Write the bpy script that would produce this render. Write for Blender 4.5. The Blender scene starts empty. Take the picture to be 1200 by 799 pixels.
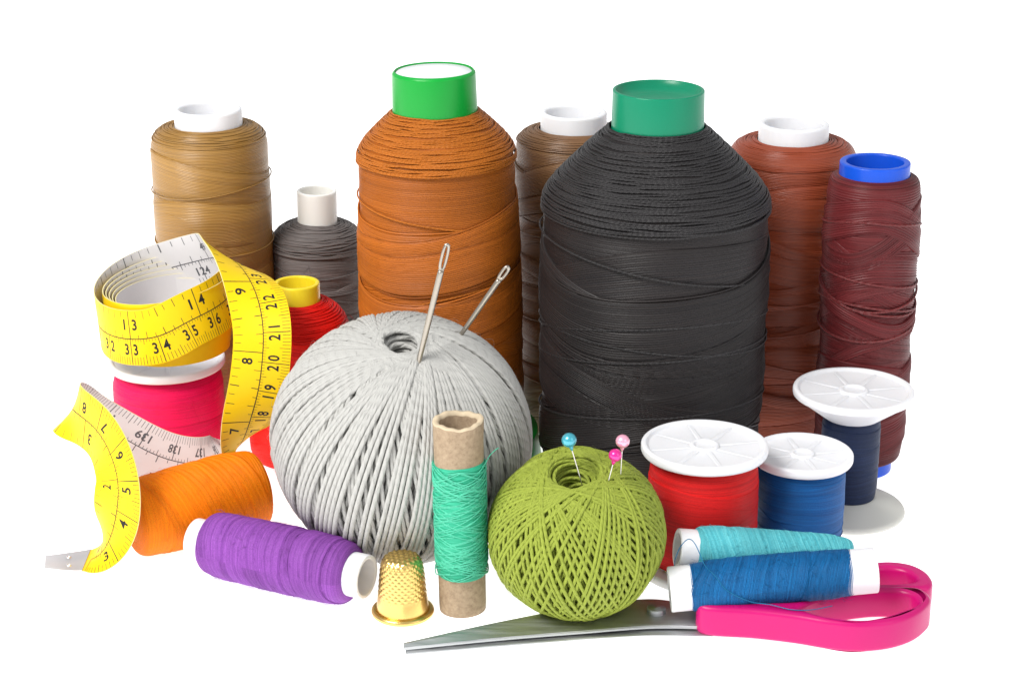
import bpy, math, random
import numpy as np
from mathutils import Vector, Matrix

# ---------------------------------------------------------------- camera, world, lights, exposure
MM = 0.001
scene = bpy.context.scene
cam_data = bpy.data.cameras.new('camera')
cam = bpy.data.objects.new('camera', cam_data)
scene.collection.objects.link(cam)
cam.location = (0, -0.650, 0.285)
cam.rotation_euler = (math.radians(70), 0, 0)
cam_data.lens = 69.0
cam_data.sensor_width = 36.0
cam_data.clip_start = 0.01
cam_data.clip_end = 50
scene.camera = cam

world = bpy.data.worlds.new('World')
scene.world = world
world.use_nodes = True
world.node_tree.nodes['Background'].inputs[0].default_value = (0.96, 0.98, 1.0, 1)
world.node_tree.nodes['Background'].inputs[1].default_value = 0.5

def area(name, loc, target, size, size_y, power, color=(1, 1, 1)):
    d = bpy.data.lights.new(name, 'AREA')
    d.shape = 'RECTANGLE'; d.size = size; d.size_y = size_y; d.energy = power; d.color = color
    o = bpy.data.objects.new(name, d)
    scene.collection.objects.link(o)
    o.location = loc
    o.rotation_euler = (Vector(target) - Vector(loc)).to_track_quat('-Z', 'Y').to_euler()
    return o
area('key_softbox', (-0.62, -0.62, 0.95), (0, 0, 0.04), 0.5, 0.5, 14.5, (1, 0.985, 0.96))
area('fill_softbox', (0.75, -0.7, 0.55), (0, 0, 0.05), 0.5, 0.7, 1.4, (0.97, 0.98, 1.0))
vs = scene.view_settings
vs.view_transform = 'Standard'
vs.look = 'None'
vs.exposure = 0.28
vs.gamma = 1.0
vs.use_curve_mapping = False

rng = np.random.default_rng(7)
random.seed(7)
PI = math.pi
COL = scene.collection

# ---------------------------------------------------------------- materials
def lin(h):
    h = h.lstrip('#')
    out = []
    for i in (0, 2, 4):
        c = int(h[i:i + 2], 16) / 255
        out.append(c / 12.92 if c <= 0.04045 else ((c + 0.055) / 1.055) ** 2.4)
    return tuple(out) + (1,)

def setin(b, name, v):
    if name in b.inputs:
        b.inputs[name].default_value = v

def new_mat(name):
    m = bpy.data.materials.new(name)
    m.use_nodes = True
    return m, m.node_tree, m.node_tree.nodes['Principled BSDF']

def math_node(nt, op, a, b=None):
    n = nt.nodes.new('ShaderNodeMath'); n.operation = op
    for i, v in enumerate((a, b)):
        if v is None: continue
        if isinstance(v, (int, float)): n.inputs[i].default_value = v
        else: nt.links.new(v, n.inputs[i])
    return n.outputs[0]

def plastic(name, col, rough=0.35, sss=0.0, var=0.03, spec=0.5, scale=60):
    m, nt, b = new_mat(name)
    c = lin(col); spec *= .6
    tc = nt.nodes.new('ShaderNodeTexCoord')
    no = nt.nodes.new('ShaderNodeTexNoise'); no.inputs['Scale'].default_value = scale; no.inputs['Detail'].default_value = 6
    nt.links.new(tc.outputs['Object'], no.inputs['Vector'])
    mx = nt.nodes.new('ShaderNodeMix'); mx.data_type = 'RGBA'
    mx.inputs[6].default_value = tuple(x * (1 - var * 2) for x in c[:3]) + (1,)
    mx.inputs[7].default_value = tuple(min(1, x * (1 + var)) for x in c[:3]) + (1,)
    nt.links.new(no.outputs['Fac'], mx.inputs[0])
    nt.links.new(mx.outputs[2], b.inputs['Base Color'])
    no2 = nt.nodes.new('ShaderNodeTexNoise'); no2.inputs['Scale'].default_value = scale * 12; no2.inputs['Detail'].default_value = 3
    nt.links.new(tc.outputs['Object'], no2.inputs['Vector'])
    bp = nt.nodes.new('ShaderNodeBump'); bp.inputs['Strength'].default_value = 0.25; bp.inputs['Distance'].default_value = 0.00008
    nt.links.new(no2.outputs['Fac'], bp.inputs['Height']); nt.links.new(bp.outputs[0], b.inputs['Normal'])
    r = nt.nodes.new('ShaderNodeMapRange'); r.inputs[3].default_value = rough * 0.8; r.inputs[4].default_value = rough * 1.25
    nt.links.new(no.outputs['Fac'], r.inputs[0]); nt.links.new(r.outputs[0], b.inputs['Roughness'])
    setin(b, 'Specular IOR Level', spec)
    if sss:
        setin(b, 'Subsurface Weight', sss); setin(b, 'Subsurface Radius', (1, 0.9, 0.8)); setin(b, 'Subsurface Scale', 0.003)
    return m

def thread(name, col, pitch=0.3, depth=0.08, twist=0.0, rough=0.45, spec=0.4, var=0.18, col2=None, sheen=0.2, tone=0.2, spun=0.0):
    """wound thread: UV.x runs along the thread in mm, UV.y across the threads in mm"""
    m, nt, b = new_mat(name)
    c = lin(col)
    c2 = lin(col2) if col2 else tuple(x * (1 - var * 1.6) for x in c[:3]) + (1,)
    uv = nt.nodes.new('ShaderNodeUVMap')
    sp = nt.nodes.new('ShaderNodeSeparateXYZ'); nt.links.new(uv.outputs[0], sp.inputs[0])
    u, v = sp.outputs[0], sp.outputs[1]
    # irregular lay: each thread a little thicker or thinner than the last
    cmb = nt.nodes.new('ShaderNodeCombineXYZ')
    nt.links.new(math_node(nt, 'MULTIPLY', u, 0.004), cmb.inputs[0]); nt.links.new(math_node(nt, 'MULTIPLY', v, 0.8 / pitch), cmb.inputs[1])
    nz = nt.nodes.new('ShaderNodeTexNoise'); nz.inputs['Scale'].default_value = 1.0; nz.inputs['Detail'].default_value = 3
    nt.links.new(cmb.outputs[0], nz.inputs['Vector'])
    ph = math_node(nt, 'MULTIPLY', v, 2 * PI / pitch)
    ph = math_node(nt, 'ADD', ph, math_node(nt, 'MULTIPLY', nz.outputs['Fac'], 2.0))
    s = math_node(nt, 'SINE', ph)
    h = math_node(nt, 'ADD', math_node(nt, 'MULTIPLY', s, 0.5), math_node(nt, 'MULTIPLY', nz.outputs['Fac'], 1.0))
    if twist:
        tw = math_node(nt, 'SINE', math_node(nt, 'ADD', math_node(nt, 'MULTIPLY', u, 2 * PI / twist), ph))
        h = math_node(nt, 'ADD', h, math_node(nt, 'MULTIPLY', tw, 0.3))
    bp = nt.nodes.new('ShaderNodeBump'); bp.inputs['Strength'].default_value = 0.9; bp.inputs['Distance'].default_value = depth * MM
    nt.links.new(h, bp.inputs['Height']); nt.links.new(bp.outputs[0], b.inputs['Normal'])
    # dye variation in streaks along the thread
    cm2 = nt.nodes.new('ShaderNodeCombineXYZ')
    nt.links.new(math_node(nt, 'MULTIPLY', u, 0.006), cm2.inputs[0]); nt.links.new(math_node(nt, 'MULTIPLY', v, 0.75 / pitch), cm2.inputs[1])
    n2 = nt.nodes.new('ShaderNodeTexNoise'); n2.inputs['Scale'].default_value = 1.0; n2.inputs['Detail'].default_value = 2; n2.inputs['Roughness'].default_value = 0.6
    nt.links.new(cm2.outputs[0], n2.inputs['Vector'])
    rm = nt.nodes.new('ShaderNodeMapRange'); rm.inputs[1].default_value = 0.32; rm.inputs[2].default_value = 0.68
    nt.links.new(n2.outputs['Fac'], rm.inputs[0])
    mx = nt.nodes.new('ShaderNodeMix'); mx.data_type = 'RGBA'
    mx.inputs[6].default_value = c2; mx.inputs[7].default_value = tuple(min(1, x * (1 + var * 0.5)) for x in c[:3]) + (1,)
    nt.links.new(rm.outputs[0], mx.inputs[0]); nt.links.new(mx.outputs[2], b.inputs['Base Color'])
    # random tone per lay of thread, painted in for its differing sheen
    cm3 = nt.nodes.new('ShaderNodeCombineXYZ')
    nt.links.new(math_node(nt, 'MULTIPLY', u, 0.008), cm3.inputs[0]); nt.links.new(math_node(nt, 'MULTIPLY', v, 0.03), cm3.inputs[1])
    n3 = nt.nodes.new('ShaderNodeTexNoise'); n3.inputs['Scale'].default_value = 1.0; n3.inputs['Detail'].default_value = 2
    nt.links.new(cm3.outputs[0], n3.inputs['Vector'])
    r3 = nt.nodes.new('ShaderNodeMapRange'); r3.inputs[1].default_value = .35; r3.inputs[2].default_value = .65; r3.inputs[3].default_value = 1 - tone; r3.inputs[4].default_value = 1 + tone * .7
    nt.links.new(n3.outputs['Fac'], r3.inputs[0])
    hv = nt.nodes.new('ShaderNodeHueSaturation'); nt.links.new(mx.outputs[2], hv.inputs['Color']); nt.links.new(r3.outputs[0], hv.inputs['Value'])
    nt.links.new(hv.outputs[0], b.inputs['Base Color'])
    if spun:
        sn = nt.nodes.new('ShaderNodeTexNoise'); sn.inputs['Scale'].default_value = 2.2; sn.inputs['Detail'].default_value = 4; sn.inputs['Roughness'].default_value = .8
        nt.links.new(uv.outputs[0], sn.inputs['Vector'])
        r4 = nt.nodes.new('ShaderNodeMapRange'); r4.inputs[1].default_value = .3; r4.inputs[2].default_value = .7; r4.inputs[3].default_value = 1 - spun; r4.inputs[4].default_value = 1 + spun
        nt.links.new(sn.outputs['Fac'], r4.inputs[0])
        nt.links.new(math_node(nt, 'MULTIPLY', r3.outputs[0], r4.outputs[0]), hv.inputs['Value'])
        h2 = math_node(nt, 'ADD', h, math_node(nt, 'MULTIPLY', sn.outputs['Fac'], 2.2))
        nt.links.new(h2, bp.inputs['Height'])
    b.inputs['Roughness'].default_value = rough
    setin(b, 'Specular IOR Level', spec * .5)
    setin(b, 'Sheen Weight', sheen * .35); setin(b, 'Sheen Roughness', 0.5); setin(b, 'Sheen Tint', c)
    return m

def yarn(name, col, plies=3, pitch=5.0, r=1.2, depth=0.35, var=0.1, rough=0.7, sheen=0.3, spec=0.3):
    """twisted yarn tube: UV.x = mm along, UV.y = 0..1 around"""
    m, nt, b = new_mat(name)
    c = lin(col)
    uv = nt.nodes.new('ShaderNodeUVMap')
    sp = nt.nodes.new('ShaderNodeSeparateXYZ'); nt.links.new(uv.outputs[0], sp.inputs[0])
    u, v = sp.outputs[0], sp.outputs[1]
    ph = math_node(nt, 'ADD', math_node(nt, 'MULTIPLY', u, 2 * PI / pitch), math_node(nt, 'MULTIPLY', v, 2 * PI * plies))
    s = math_node(nt, 'ABSOLUTE', math_node(nt, 'SINE', math_node(nt, 'MULTIPLY', ph, 0.5)))
    ph2 = math_node(nt, 'ADD', math_node(nt, 'MULTIPLY', u, 2 * PI / pitch * 5), math_node(nt, 'MULTIPLY', v, 2 * PI * plies * 7))
    fine = math_node(nt, 'MULTIPLY', math_node(nt, 'SINE', ph2), 0.10)
    h = math_node(nt, 'ADD', s, fine)
    bp = nt.nodes.new('ShaderNodeBump'); bp.inputs['Strength'].default_value = 0.9; bp.inputs['Distance'].default_value = depth * MM
    nt.links.new(h, bp.inputs['Height']); nt.links.new(bp.outputs[0], b.inputs['Normal'])
    cm2 = nt.nodes.new('ShaderNodeCombineXYZ')
    nt.links.new(math_node(nt, 'MULTIPLY', u, 0.06), cm2.inputs[0]); nt.links.new(v, cm2.inputs[1])
    n2 = nt.nodes.new('ShaderNodeTexNoise'); n2.inputs['Scale'].default_value = 1.0; n2.inputs['Detail'].default_value = 7; n2.inputs['Roughness'].default_value = 0.7
    nt.links.new(cm2.outputs[0], n2.inputs['Vector'])
    rm = nt.nodes.new('ShaderNodeMapRange'); rm.inputs[1].default_value = 0.35; rm.inputs[2].default_value = 0.65
    nt.links.new(n2.outputs['Fac'], rm.inputs[0])
    mx = nt.nodes.new('ShaderNodeMix'); mx.data_type = 'RGBA'
    mx.inputs[6].default_value = tuple(x * (1 - var * 2) for x in c[:3]) + (1,); mx.inputs[7].default_value = tuple(min(1, x * (1 + var)) for x in c[:3]) + (1,)
    nt.links.new(rm.outputs[0], mx.inputs[0]); nt.links.new(mx.outputs[2], b.inputs['Base Color'])
    b.inputs['Roughness'].default_value = rough
    setin(b, 'Specular IOR Level', spec * .6); setin(b, 'Sheen Weight', sheen * .4); setin(b, 'Sheen Roughness', 0.5); setin(b, 'Sheen Tint', c)
    return m

def metal(name, col, rough=0.25, stretch=(1, 1, 1), scale=500, bump=0.02, var=0.15):
    m, nt, b = new_mat(name)
    c = lin(col)
    b.inputs['Metallic'].default_value = 1.0
    tc = nt.nodes.new('ShaderNodeTexCoord'); mp = nt.nodes.new('ShaderNodeMapping'); mp.inputs['Scale'].default_value = stretch
    nt.links.new(tc.outputs['Object'], mp.inputs[0])
    no = nt.nodes.new('ShaderNodeTexNoise'); no.inputs['Scale'].default_value = scale; no.inputs['Detail'].default_value = 8
    nt.links.new(mp.outputs[0], no.inputs['Vector'])
    r = nt.nodes.new('ShaderNodeMapRange'); r.inputs[3].default_value = rough * 0.6; r.inputs[4].default_value = rough * 1.5
    nt.links.new(no.outputs['Fac'], r.inputs[0]); nt.links.new(r.outputs[0], b.inputs['Roughness'])
    mx = nt.nodes.new('ShaderNodeMix'); mx.data_type = 'RGBA'
    mx.inputs[6].default_value = tuple(x * (1 - var) for x in c[:3]) + (1,); mx.inputs[7].default_value = c
    nt.links.new(no.outputs['Fac'], mx.inputs[0]); nt.links.new(mx.outputs[2], b.inputs['Base Color'])
    bp = nt.nodes.new('ShaderNodeBump'); bp.inputs['Strength'].default_value = 0.5; bp.inputs['Distance'].default_value = bump * MM
    nt.links.new(no.outputs['Fac'], bp.inputs['Height']); nt.links.new(bp.outputs[0], b.inputs['Normal'])
    return m

WHITE = plastic('white_plastic', '#e3e3e6', 0.38, 0.35, 0.012)
IVORY = plastic('milky_plastic', '#ecebe6', 0.42, 0.4, 0.015)

# ---------------------------------------------------------------- mesh helpers (all lengths in mm)
def quad_mesh(name, V, Q, UV=None, mats=None, parent=None, smooth=True, mat_idx=None):
    """V (n,3) mm, Q (m,4) or (m,3) ints, UV (m,k,2) per loop"""
    V = np.asarray(V, dtype=np.float32) * MM
    Q = np.asarray(Q, dtype=np.int32)
    k = Q.shape[1]
    me = bpy.data.meshes.new(name)
    me.vertices.add(len(V)); me.vertices.foreach_set('co', V.ravel())
    me.loops.add(Q.size); me.loops.foreach_set('vertex_index', Q.ravel())
    me.polygons.add(len(Q)); me.polygons.foreach_set('loop_start', np.arange(0, Q.size, k, dtype=np.int32))
    if UV is not None:
        l = me.uv_layers.new(name='UVMap'); l.data.foreach_set('uv', np.asarray(UV, dtype=np.float32).ravel())
    me.polygons.foreach_set('use_smooth', np.full(len(Q), bool(smooth)))
    for m in (mats if isinstance(mats, (list, tuple)) else [mats]):
        me.materials.append(m)
    if mat_idx is not None: me.polygons.foreach_set('material_index', np.asarray(mat_idx, dtype=np.int32))
    me.update(calc_edges=True)
    me.validate()
    o = bpy.data.objects.new(name, me)
    COL.objects.link(o)
    if parent is not None: o.parent = parent
    return o

def grid(P, U=None, W=None, closeu=False, closev=False, base=0):
    """P (n,m,3). closed directions wrap. returns V,Q,UV"""
    n, m = P.shape[:2]
    ni = n if closeu else n - 1
    mi = m if closev else m - 1
    i, j = np.meshgrid(np.arange(ni), np.arange(mi), indexing='ij')
    i2, j2 = i + 1, j + 1
    idx = lambda a, b: base + (a % n) * m + (b % m)
    Q = np.stack([idx(i, j), idx(i2, j), idx(i2, j2), idx(i, j2)], -1).reshape(-1, 4)
    if U is None: U = np.arange(n + 1, dtype=float)
    if W is None: W = np.arange(m + 1, dtype=float)
    if len(U) < n + 1: U = np.append(U, 2 * U[-1] - U[-2])
    if len(W) < m + 1: W = np.append(W, 2 * W[-1] - W[-2])
    UV = np.stack([np.stack([U[a], W[b]], -1) for a, b in ((i, j), (i2, j), (i2, j2), (i, j2))], 2).reshape(-1, 4, 2)
    return P.reshape(-1, 3), Q, UV

class Acc:
    def __init__(s): s.V = []; s.Q = []; s.U = []; s.n = 0; s.M = []
    def add(s, V, Q, UV, mi=0):
        s.V.append(V); s.Q.append(Q + s.n); s.U.append(UV); s.n += len(V); s.M.append(np.full(len(Q), mi))
    def build(s, name, mats, parent=None, smooth=True):
        return quad_mesh(name, np.concatenate(s.V), np.concatenate(s.Q), np.concatenate(s.U), mats, parent, smooth, np.concatenate(s.M))

def tube(P, r, sides=6, closed=False, normals=None, arc=None, uoff=0.0):
    P = np.asarray(P, float); n = len(P)
    if closed: T = np.roll(P, -1, 0) - np.roll(P, 1, 0)
    else: T = np.gradient(P, axis=0)
    T /= np.maximum(np.linalg.norm(T, axis=1, keepdims=True), 1e-9)
    if normals is None:
        N = np.zeros_like(P)
        a = np.array([0, 0, 1.0]) if abs(T[0, 2]) < 0.9 else np.array([1.0, 0, 0])
        v = a - T[0] * (a @ T[0]); v /= np.linalg.norm(v)
        for i in range(n):
            v = v - T[i] * (v @ T[i]); v /= max(np.linalg.norm(v), 1e-9); N[i] = v
    else:
        N = normals - T * np.sum(normals * T, 1, keepdims=True)
        N /= np.maximum(np.linalg.norm(N, axis=1, keepdims=True), 1e-9)
    B = np.cross(T, N)
    r = np.broadcast_to(np.asarray(r, float), (n,))[:, None, None]
    if arc is None: ang = np.linspace(0, 2 * PI, sides, endpoint=False); cv = True
    else: ang = np.linspace(-arc, arc, sides); cv = False
    G = P[:, None, :] + r * (np.cos(ang)[None, :, None] * N[:, None, :] + np.sin(ang)[None, :, None] * B[:, None, :])
    d = np.linalg.norm(np.diff(P, axis=0), axis=1)
    U = np.concatenate([[0], np.cumsum(d)]) + uoff
    W = np.linspace(0, 1, sides + 1) if cv else np.linspace(0, 1, sides)
    return grid(G, U, W, closeu=closed, closev=cv)

def lathe_arr(prof, segs=96, closeprof=False):
    prof = np.asarray(prof, float)
    th = np.linspace(0, 2 * PI, segs, endpoint=False) + PI / 2
    P = np.zeros((segs, len(prof), 3))
    P[:, :, 0] = np.cos(th)[:, None] * prof[None, :, 0]
    P[:, :, 1] = np.sin(th)[:, None] * prof[None, :, 0]
    P[:, :, 2] = prof[None, :, 1]
    R = prof[:, 0].max()
    d = np.linalg.norm(np.diff(prof, axis=0), axis=1)
    return grid(P, np.arange(segs + 1) * 2 * PI / segs * R, np.concatenate([[0], np.cumsum(d)]), closeu=True, closev=closeprof)

def smooth_prof(pts, n=60):
    """round the corners of a polyline profile (chaikin) then resample"""
    p = np.asarray(pts, float)
    for _ in range(3):
        q = [p[0]]
        for a, b in zip(p[:-1], p[1:]):
            q += [a * .75 + b * .25, a * .25 + b * .75]
        q.append(p[-1]); p = np.array(q)
    d = np.concatenate([[0], np.cumsum(np.linalg.norm(np.diff(p, axis=0), axis=1))])
    s = np.linspace(0, d[-1], n)
    return np.stack([np.interp(s, d, p[:, 0]), np.interp(s, d, p[:, 1])], 1)

def lathe(name, prof, mat, parent, segs=96, closeprof=False, smooth=True, auto=True):
    V, Q, UV = lathe_arr(prof, segs, closeprof)
    o = quad_mesh(name, V, Q, UV, mat, parent, smooth)
    return o

def bev(pts, r=0.4, closed=True, k=3):
    """bevel every corner of a closed (r,z) polyline by a small radius"""
    p = np.asarray(pts, float); n = len(p); out = []
    for i in range(n):
        a, b, c = p[(i - 1) % n], p[i], p[(i + 1) % n]
        if not closed and i in (0, n - 1): out.append(b); continue
        d1 = a - b; d2 = c - b
        l1, l2 = np.linalg.norm(d1), np.linalg.norm(d2)
        rr = min(r, l1 * .45, l2 * .45)
        s, e = b + d1 / l1 * rr, b + d2 / l2 * rr
        for t in np.linspace(0, 1, k + 1):
            out.append((1 - t) ** 2 * s + 2 * t * (1 - t) * b + t * t * e)
    return np.array(out)

def thing(name, label, cat, loc=(0, 0, 0), rot=None, group=None):
    o = bpy.data.objects.new(name, None)
    o.empty_display_size = 0.01
    COL.objects.link(o)
    o.location = Vector(loc) * MM
    if rot is not None:
        if isinstance(rot, Matrix): o.rotation_euler = rot.to_euler()
        else: o.rotation_euler = rot
    o['label'] = label; o['category'] = cat
    if group: o['group'] = group
    return o

def tilt(toward, deg, spin=0):
    """rotation that leans local +z by deg toward the xy direction"""
    ax = Vector((-toward[1], toward[0], 0)).normalized()
    return Matrix.Rotation(math.radians(deg), 3, ax) @ Matrix.Rotation(spin, 3, 'Z')

def axis_rot(a, b, spin=0):
    d = (Vector(b) - Vector(a)).normalized()
    if abs(d.z) > .6:
        x = Vector((1, 0, 0)); x = (x - d * x.dot(d)).normalized(); y = d.cross(x)
        return Matrix((x, y, d)).transposed() @ Matrix.Rotation(spin, 3, 'Z')
    return d.to_track_quat('Z', 'Y').to_matrix() @ Matrix.Rotation(spin, 3, 'Z')

# ---------------------------------------------------------------- winding
def winding(parent, prof, mat, bands=0, amp=(2, 6), width=(3, 10), lift=0.25, zr=None, segs=112, seed=1, name='thread_winding', wob=0.15, edge=None, shingle=None, real=None):
    """body of wound thread: an under-layer and crossing tilted bands laid over each other; prof = (r,z) bottom -> top, resampled"""
    g = np.random.default_rng(seed)
    A = Acc()
    prof = np.asarray(prof, float)
    th = np.linspace(0, 2 * PI, segs, endpoint=False) + PI / 2
    R0 = prof[:, 0].max()
    V, Q, UV = lathe_arr(prof, segs)
    V = V.copy().reshape(segs, len(prof), 3)
    # slight lumpiness
    ph = g.uniform(0, 6.28, 6)
    z = prof[:, 1][None, :]
    l = sum(np.sin((i + 1) * th[:, None] + z * 0.25 * (i - 2) + ph[i]) for i in range(4)) * wob * 0.3 * (R0 / 20)
    ln = np.sin(z * 0.9 + ph[4]) * wob * 0.3 * np.ones((segs, 1))
    sc = 1 + (l + ln) / np.maximum(prof[:, 0][None, :], 4) * (prof[:, 0][None, :] > R0 * .6)
    V[:, :, :2] *= sc[:, :, None]
    if real:
        dd = np.concatenate([[0], np.cumsum(np.linalg.norm(np.diff(prof, axis=0), axis=1))])
        nn = int(dd[-1] / real * 3); ds_ = np.linspace(0, dd[-1], nn)
        pf = np.stack([np.interp(ds_, dd, prof[:, 0]), np.interp(ds_, dd, prof[:, 1])], 1)
        tn = np.gradient(pf, axis=0); tn /= np.linalg.norm(tn, axis=1, keepdims=True)
        rel_ = (np.abs(np.sin(ds_ * PI / real)) - .6) * real * .42
        pf = pf + np.stack([tn[:, 1], -tn[:, 0]], 1) * rel_[:, None]
        V, Q, UV = lathe_arr(pf, segs)
        V = V.copy().reshape(segs, nn, 3); z = pf[:, 1][None, :]
        l = sum(np.sin((i + 1) * th[:, None] + z * 0.25 * (i - 2) + ph[i]) for i in range(4)) * wob * 0.3 * (R0 / 20)
        sc = 1 + (l + np.sin(z * 0.9 + ph[4]) * wob * 0.3) / np.maximum(pf[:, 0][None, :], 4) * (pf[:, 0][None, :] > R0 * .6)
        V[:, :, :2] *= sc[:, :, None]
    A.add(V.reshape(-1, 3), Q, UV)
    if bands:
        zr = zr or (prof[:, 1].min(), prof[:, 1].max())
        # outer radius as a function of height (outer wall only)
        order = np.argsort(prof[:, 1]); zz = prof[order, 1]; rr = prof[order, 0]
        ranks = g.permutation(bands)
        for k in range(bands):
            w = g.uniform(*width); a = g.uniform(*amp)
            phi = g.uniform(0, 2 * PI)
            lo, hi = zr[0] + w / 2 + a * .9, zr[1] - w / 2 - a * .9
            if hi < lo: a = max(0.2, (zr[1] - zr[0] - w) / 2.2); lo = hi = (zr[0] + zr[1]) / 2
            z0 = lo + (hi - lo) * ((k + g.uniform(0.0, 1.0)) / bands) if g.random() < .8 else g.uniform(lo, hi)
            h = lift * (0.5 + 1.2 * g.random())
            if real: h = lift * (0.35 + 1.5 * ranks[k] / bands)
            if shingle:
                a = shingle[0] * g.uniform(.85, 1.15); phi = shingle[1] + g.uniform(-.2, .2); w = (zr[1] - zr[0]) / bands * 1.35
                z0 = zr[0] + (zr[1] - zr[0]) * (k + .5 + g.uniform(-.15, .15)) / bands
                m_ = w / 2 + a; z0 = min(max(z0, zr[0] + m_ * .8), zr[1] - m_ * .8)
            rows = np.array([-.5, -.49, -.47, -.2, .2, .47, .49, .5]) * w
            e = min(0.25, w * .12)
            rows = np.array([-w / 2, -w / 2 + e * .25, -w / 2 + e, -w * .2, w * .2, w / 2 - e, w / 2 - e * .25, w / 2])
            hh = np.array([-.35, .5, 1, 1.02, 1.02, 1, .5, -.35]) * h
            if shingle: hh = np.array([-.6, -.5, -.3, .3, .8, 1.2, .9, -.6]) * h
            if real:
                k_ = max(4, int(round(w / real))); w = k_ * real; nr_ = k_ * 3 + 1
                rows = np.linspace(-w / 2, w / 2, nr_)
                edge_ = np.clip(np.minimum(rows + w / 2, w / 2 - rows) / (real * .5), 0, 1)
                hh = h * edge_ - .35 * (1 - edge_) + (np.abs(np.sin((rows + w / 2) * PI / real)) - .6) * real * .42 + g.normal(size=nr_ // 3 + 1).repeat(3)[:nr_] * real * .05
            zc = z0 + a * np.sin(th - phi) + 0.08 * a * np.sin(3 * th + phi * 2) + 0.05 * np.sin(9 * th + phi)
            wv = 1 + 0.12 * np.sin(2 * th + phi * 3)
            Z = zc[:, None] + rows[None, :] * wv[:, None]
            rad = np.interp(Z, zz, rr) + (l.mean(1) if False else 0)
            lz = sum(np.sin((i + 1) * th[:, None] + Z * 0.25 * (i - 2) + ph[i]) for i in range(4)) * wob * 0.3 * (R0 / 20) + np.sin(Z * 0.9 + ph[4]) * wob * 0.3
            rad = rad + lz + hh[None, :] + 0.03
            P = np.stack([np.cos(th)[:, None] * rad, np.sin(th)[:, None] * rad, Z], -1)
            off = g.uniform(0, 500)
            v_, q_, u_ = grid(P, np.arange(segs + 1) * 2 * PI / segs * R0 + off, rows + off, closeu=True)
            A.add(v_, q_, u_)
            if edge:
                for side, chance in ((0, .9), (-1, .6)):
                    if g.random() > chance: continue
                    zed = Z[:, side] + (.12 * np.sin(7 * th + phi) + (edge * .9 if side else -edge * .9))
                    re_ = np.interp(zed, zz, rr) + lz[:, side] + h * (.75 if real else .55) + .02
                    Pe = np.stack([re_ * np.cos(th), re_ * np.sin(th), zed], 1)
                    Ne = np.stack([np.cos(th), np.sin(th), 0 * th], 1)
                    v2, q2, u2 = tube(Pe, edge, 5, True, Ne)
                    u2 = u2.copy(); u2[..., 1] = off + u2[..., 1] * edge * 4
                    A.add(v2, q2, u2)
    return A.build(name, mat, parent)

def loose_threads(parent, R, zs, r, mat, seed, name='loose_thread', amp=3, lift=0.5):
    """single threads laid slantwise over the winding"""
    g = np.random.default_rng(seed)
    A = Acc()
    th = np.linspace(0, 2 * PI, 120, endpoint=False)
    for z0 in zs:
        a = g.uniform(.4, 1) * amp; phi = g.uniform(0, 6.28)
        z = z0 + a * np.sin(th - phi) + .25 * np.sin(4 * th + phi) * g.uniform(0, 1)
        rr = R(z) + lift + r * .4
        P = np.stack([rr * np.cos(th), rr * np.sin(th), z], 1)
        N = np.stack([np.cos(th), np.sin(th), 0 * th], 1)
        A.add(*tube(P, r, 6, True, N))
    return A.build(name, mat, parent)

def shoulder_coils(parent, prof, r, mat, seed, name='shoulder_coil', wob=0.3, step=1.75):
    """single visible turns of thread over a cone shoulder; prof from outer edge up to the tube"""
    g = np.random.default_rng(seed)
    p = smooth_prof(prof, 200)
    d = np.concatenate([[0], np.cumsum(np.linalg.norm(np.diff(p, axis=0), axis=1))])
    A = Acc(); s = 0.0
    th = np.linspace(0, 2 * PI, 112, endpoint=False)
    T = np.gradient(p, axis=0); T /= np.linalg.norm(T, axis=1, keepdims=True)
    while s < d[-1]:
        ph = g.uniform(0, 6.28, 4)
        ss = s + wob * (np.sin(th + ph[0]) * 1.3 + .7 * np.sin(2 * th + ph[1]) + .35 * np.sin(5 * th + ph[2]) + .2 * np.sin(11 * th + ph[3]))
        ss = np.clip(ss, 0, d[-1])
        R = np.interp(ss, d, p[:, 0]); Z = np.interp(ss, d, p[:, 1])
        tr = np.interp(ss, d, T[:, 0]); tz = np.interp(ss, d, T[:, 1])
        lift = r * g.uniform(.1, .9)
        nr, nz = tz, -tr
        R = R + nr * lift; Z = Z + nz * lift
        P = np.stack([R * np.cos(th), R * np.sin(th), Z], 1)
        N = np.stack([nr * np.cos(th), nr * np.sin(th), nz], 1)
        A.add(*tube(P, r, 5, True, N, uoff=g.uniform(0, 90)))
        s += r * step * g.uniform(.75, 1.2)
    return A.build(name, mat, parent)

def fuzz(parent, pts, nrm, mat, L=(2, 6), r=0.035, seed=3, name='fuzz'):
    g = np.random.default_rng(seed); A = Acc()
    for p, n in zip(pts, nrm):
        a = g.normal(size=3); a -= n * (a @ n); a /= np.linalg.norm(a)
        b = g.normal(size=3)
        ln = g.uniform(*L); t = np.linspace(0, 1, 7)[:, None]
        lift = g.uniform(.08, .4)
        P = p + a * t * ln + n * (np.sin(t * PI * g.uniform(.5, 1.1)) * ln * lift + .05) + b * (t * (1 - t)) * ln * .2
        A.add(*tube(P, r, 3))
    o = A.build(name, mat, parent)
    o['kind'] = 'stuff'
    return o

def cyl_fuzz(parent, R, z0, z1, n, mat, **k):
    g = np.random.default_rng(k.get('seed', 3) + 50)
    th = g.uniform(0, 2 * PI, n); z = g.uniform(z0, z1, n)
    N = np.stack([np.cos(th), np.sin(th), 0 * th], 1)
    rr = R(z) if callable(R) else R
    return fuzz(parent, N * np.reshape(rr, (-1, 1)) * [[1, 1, 0]] + np.stack([0 * z, 0 * z, z], 1), N, mat, **k)

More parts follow.
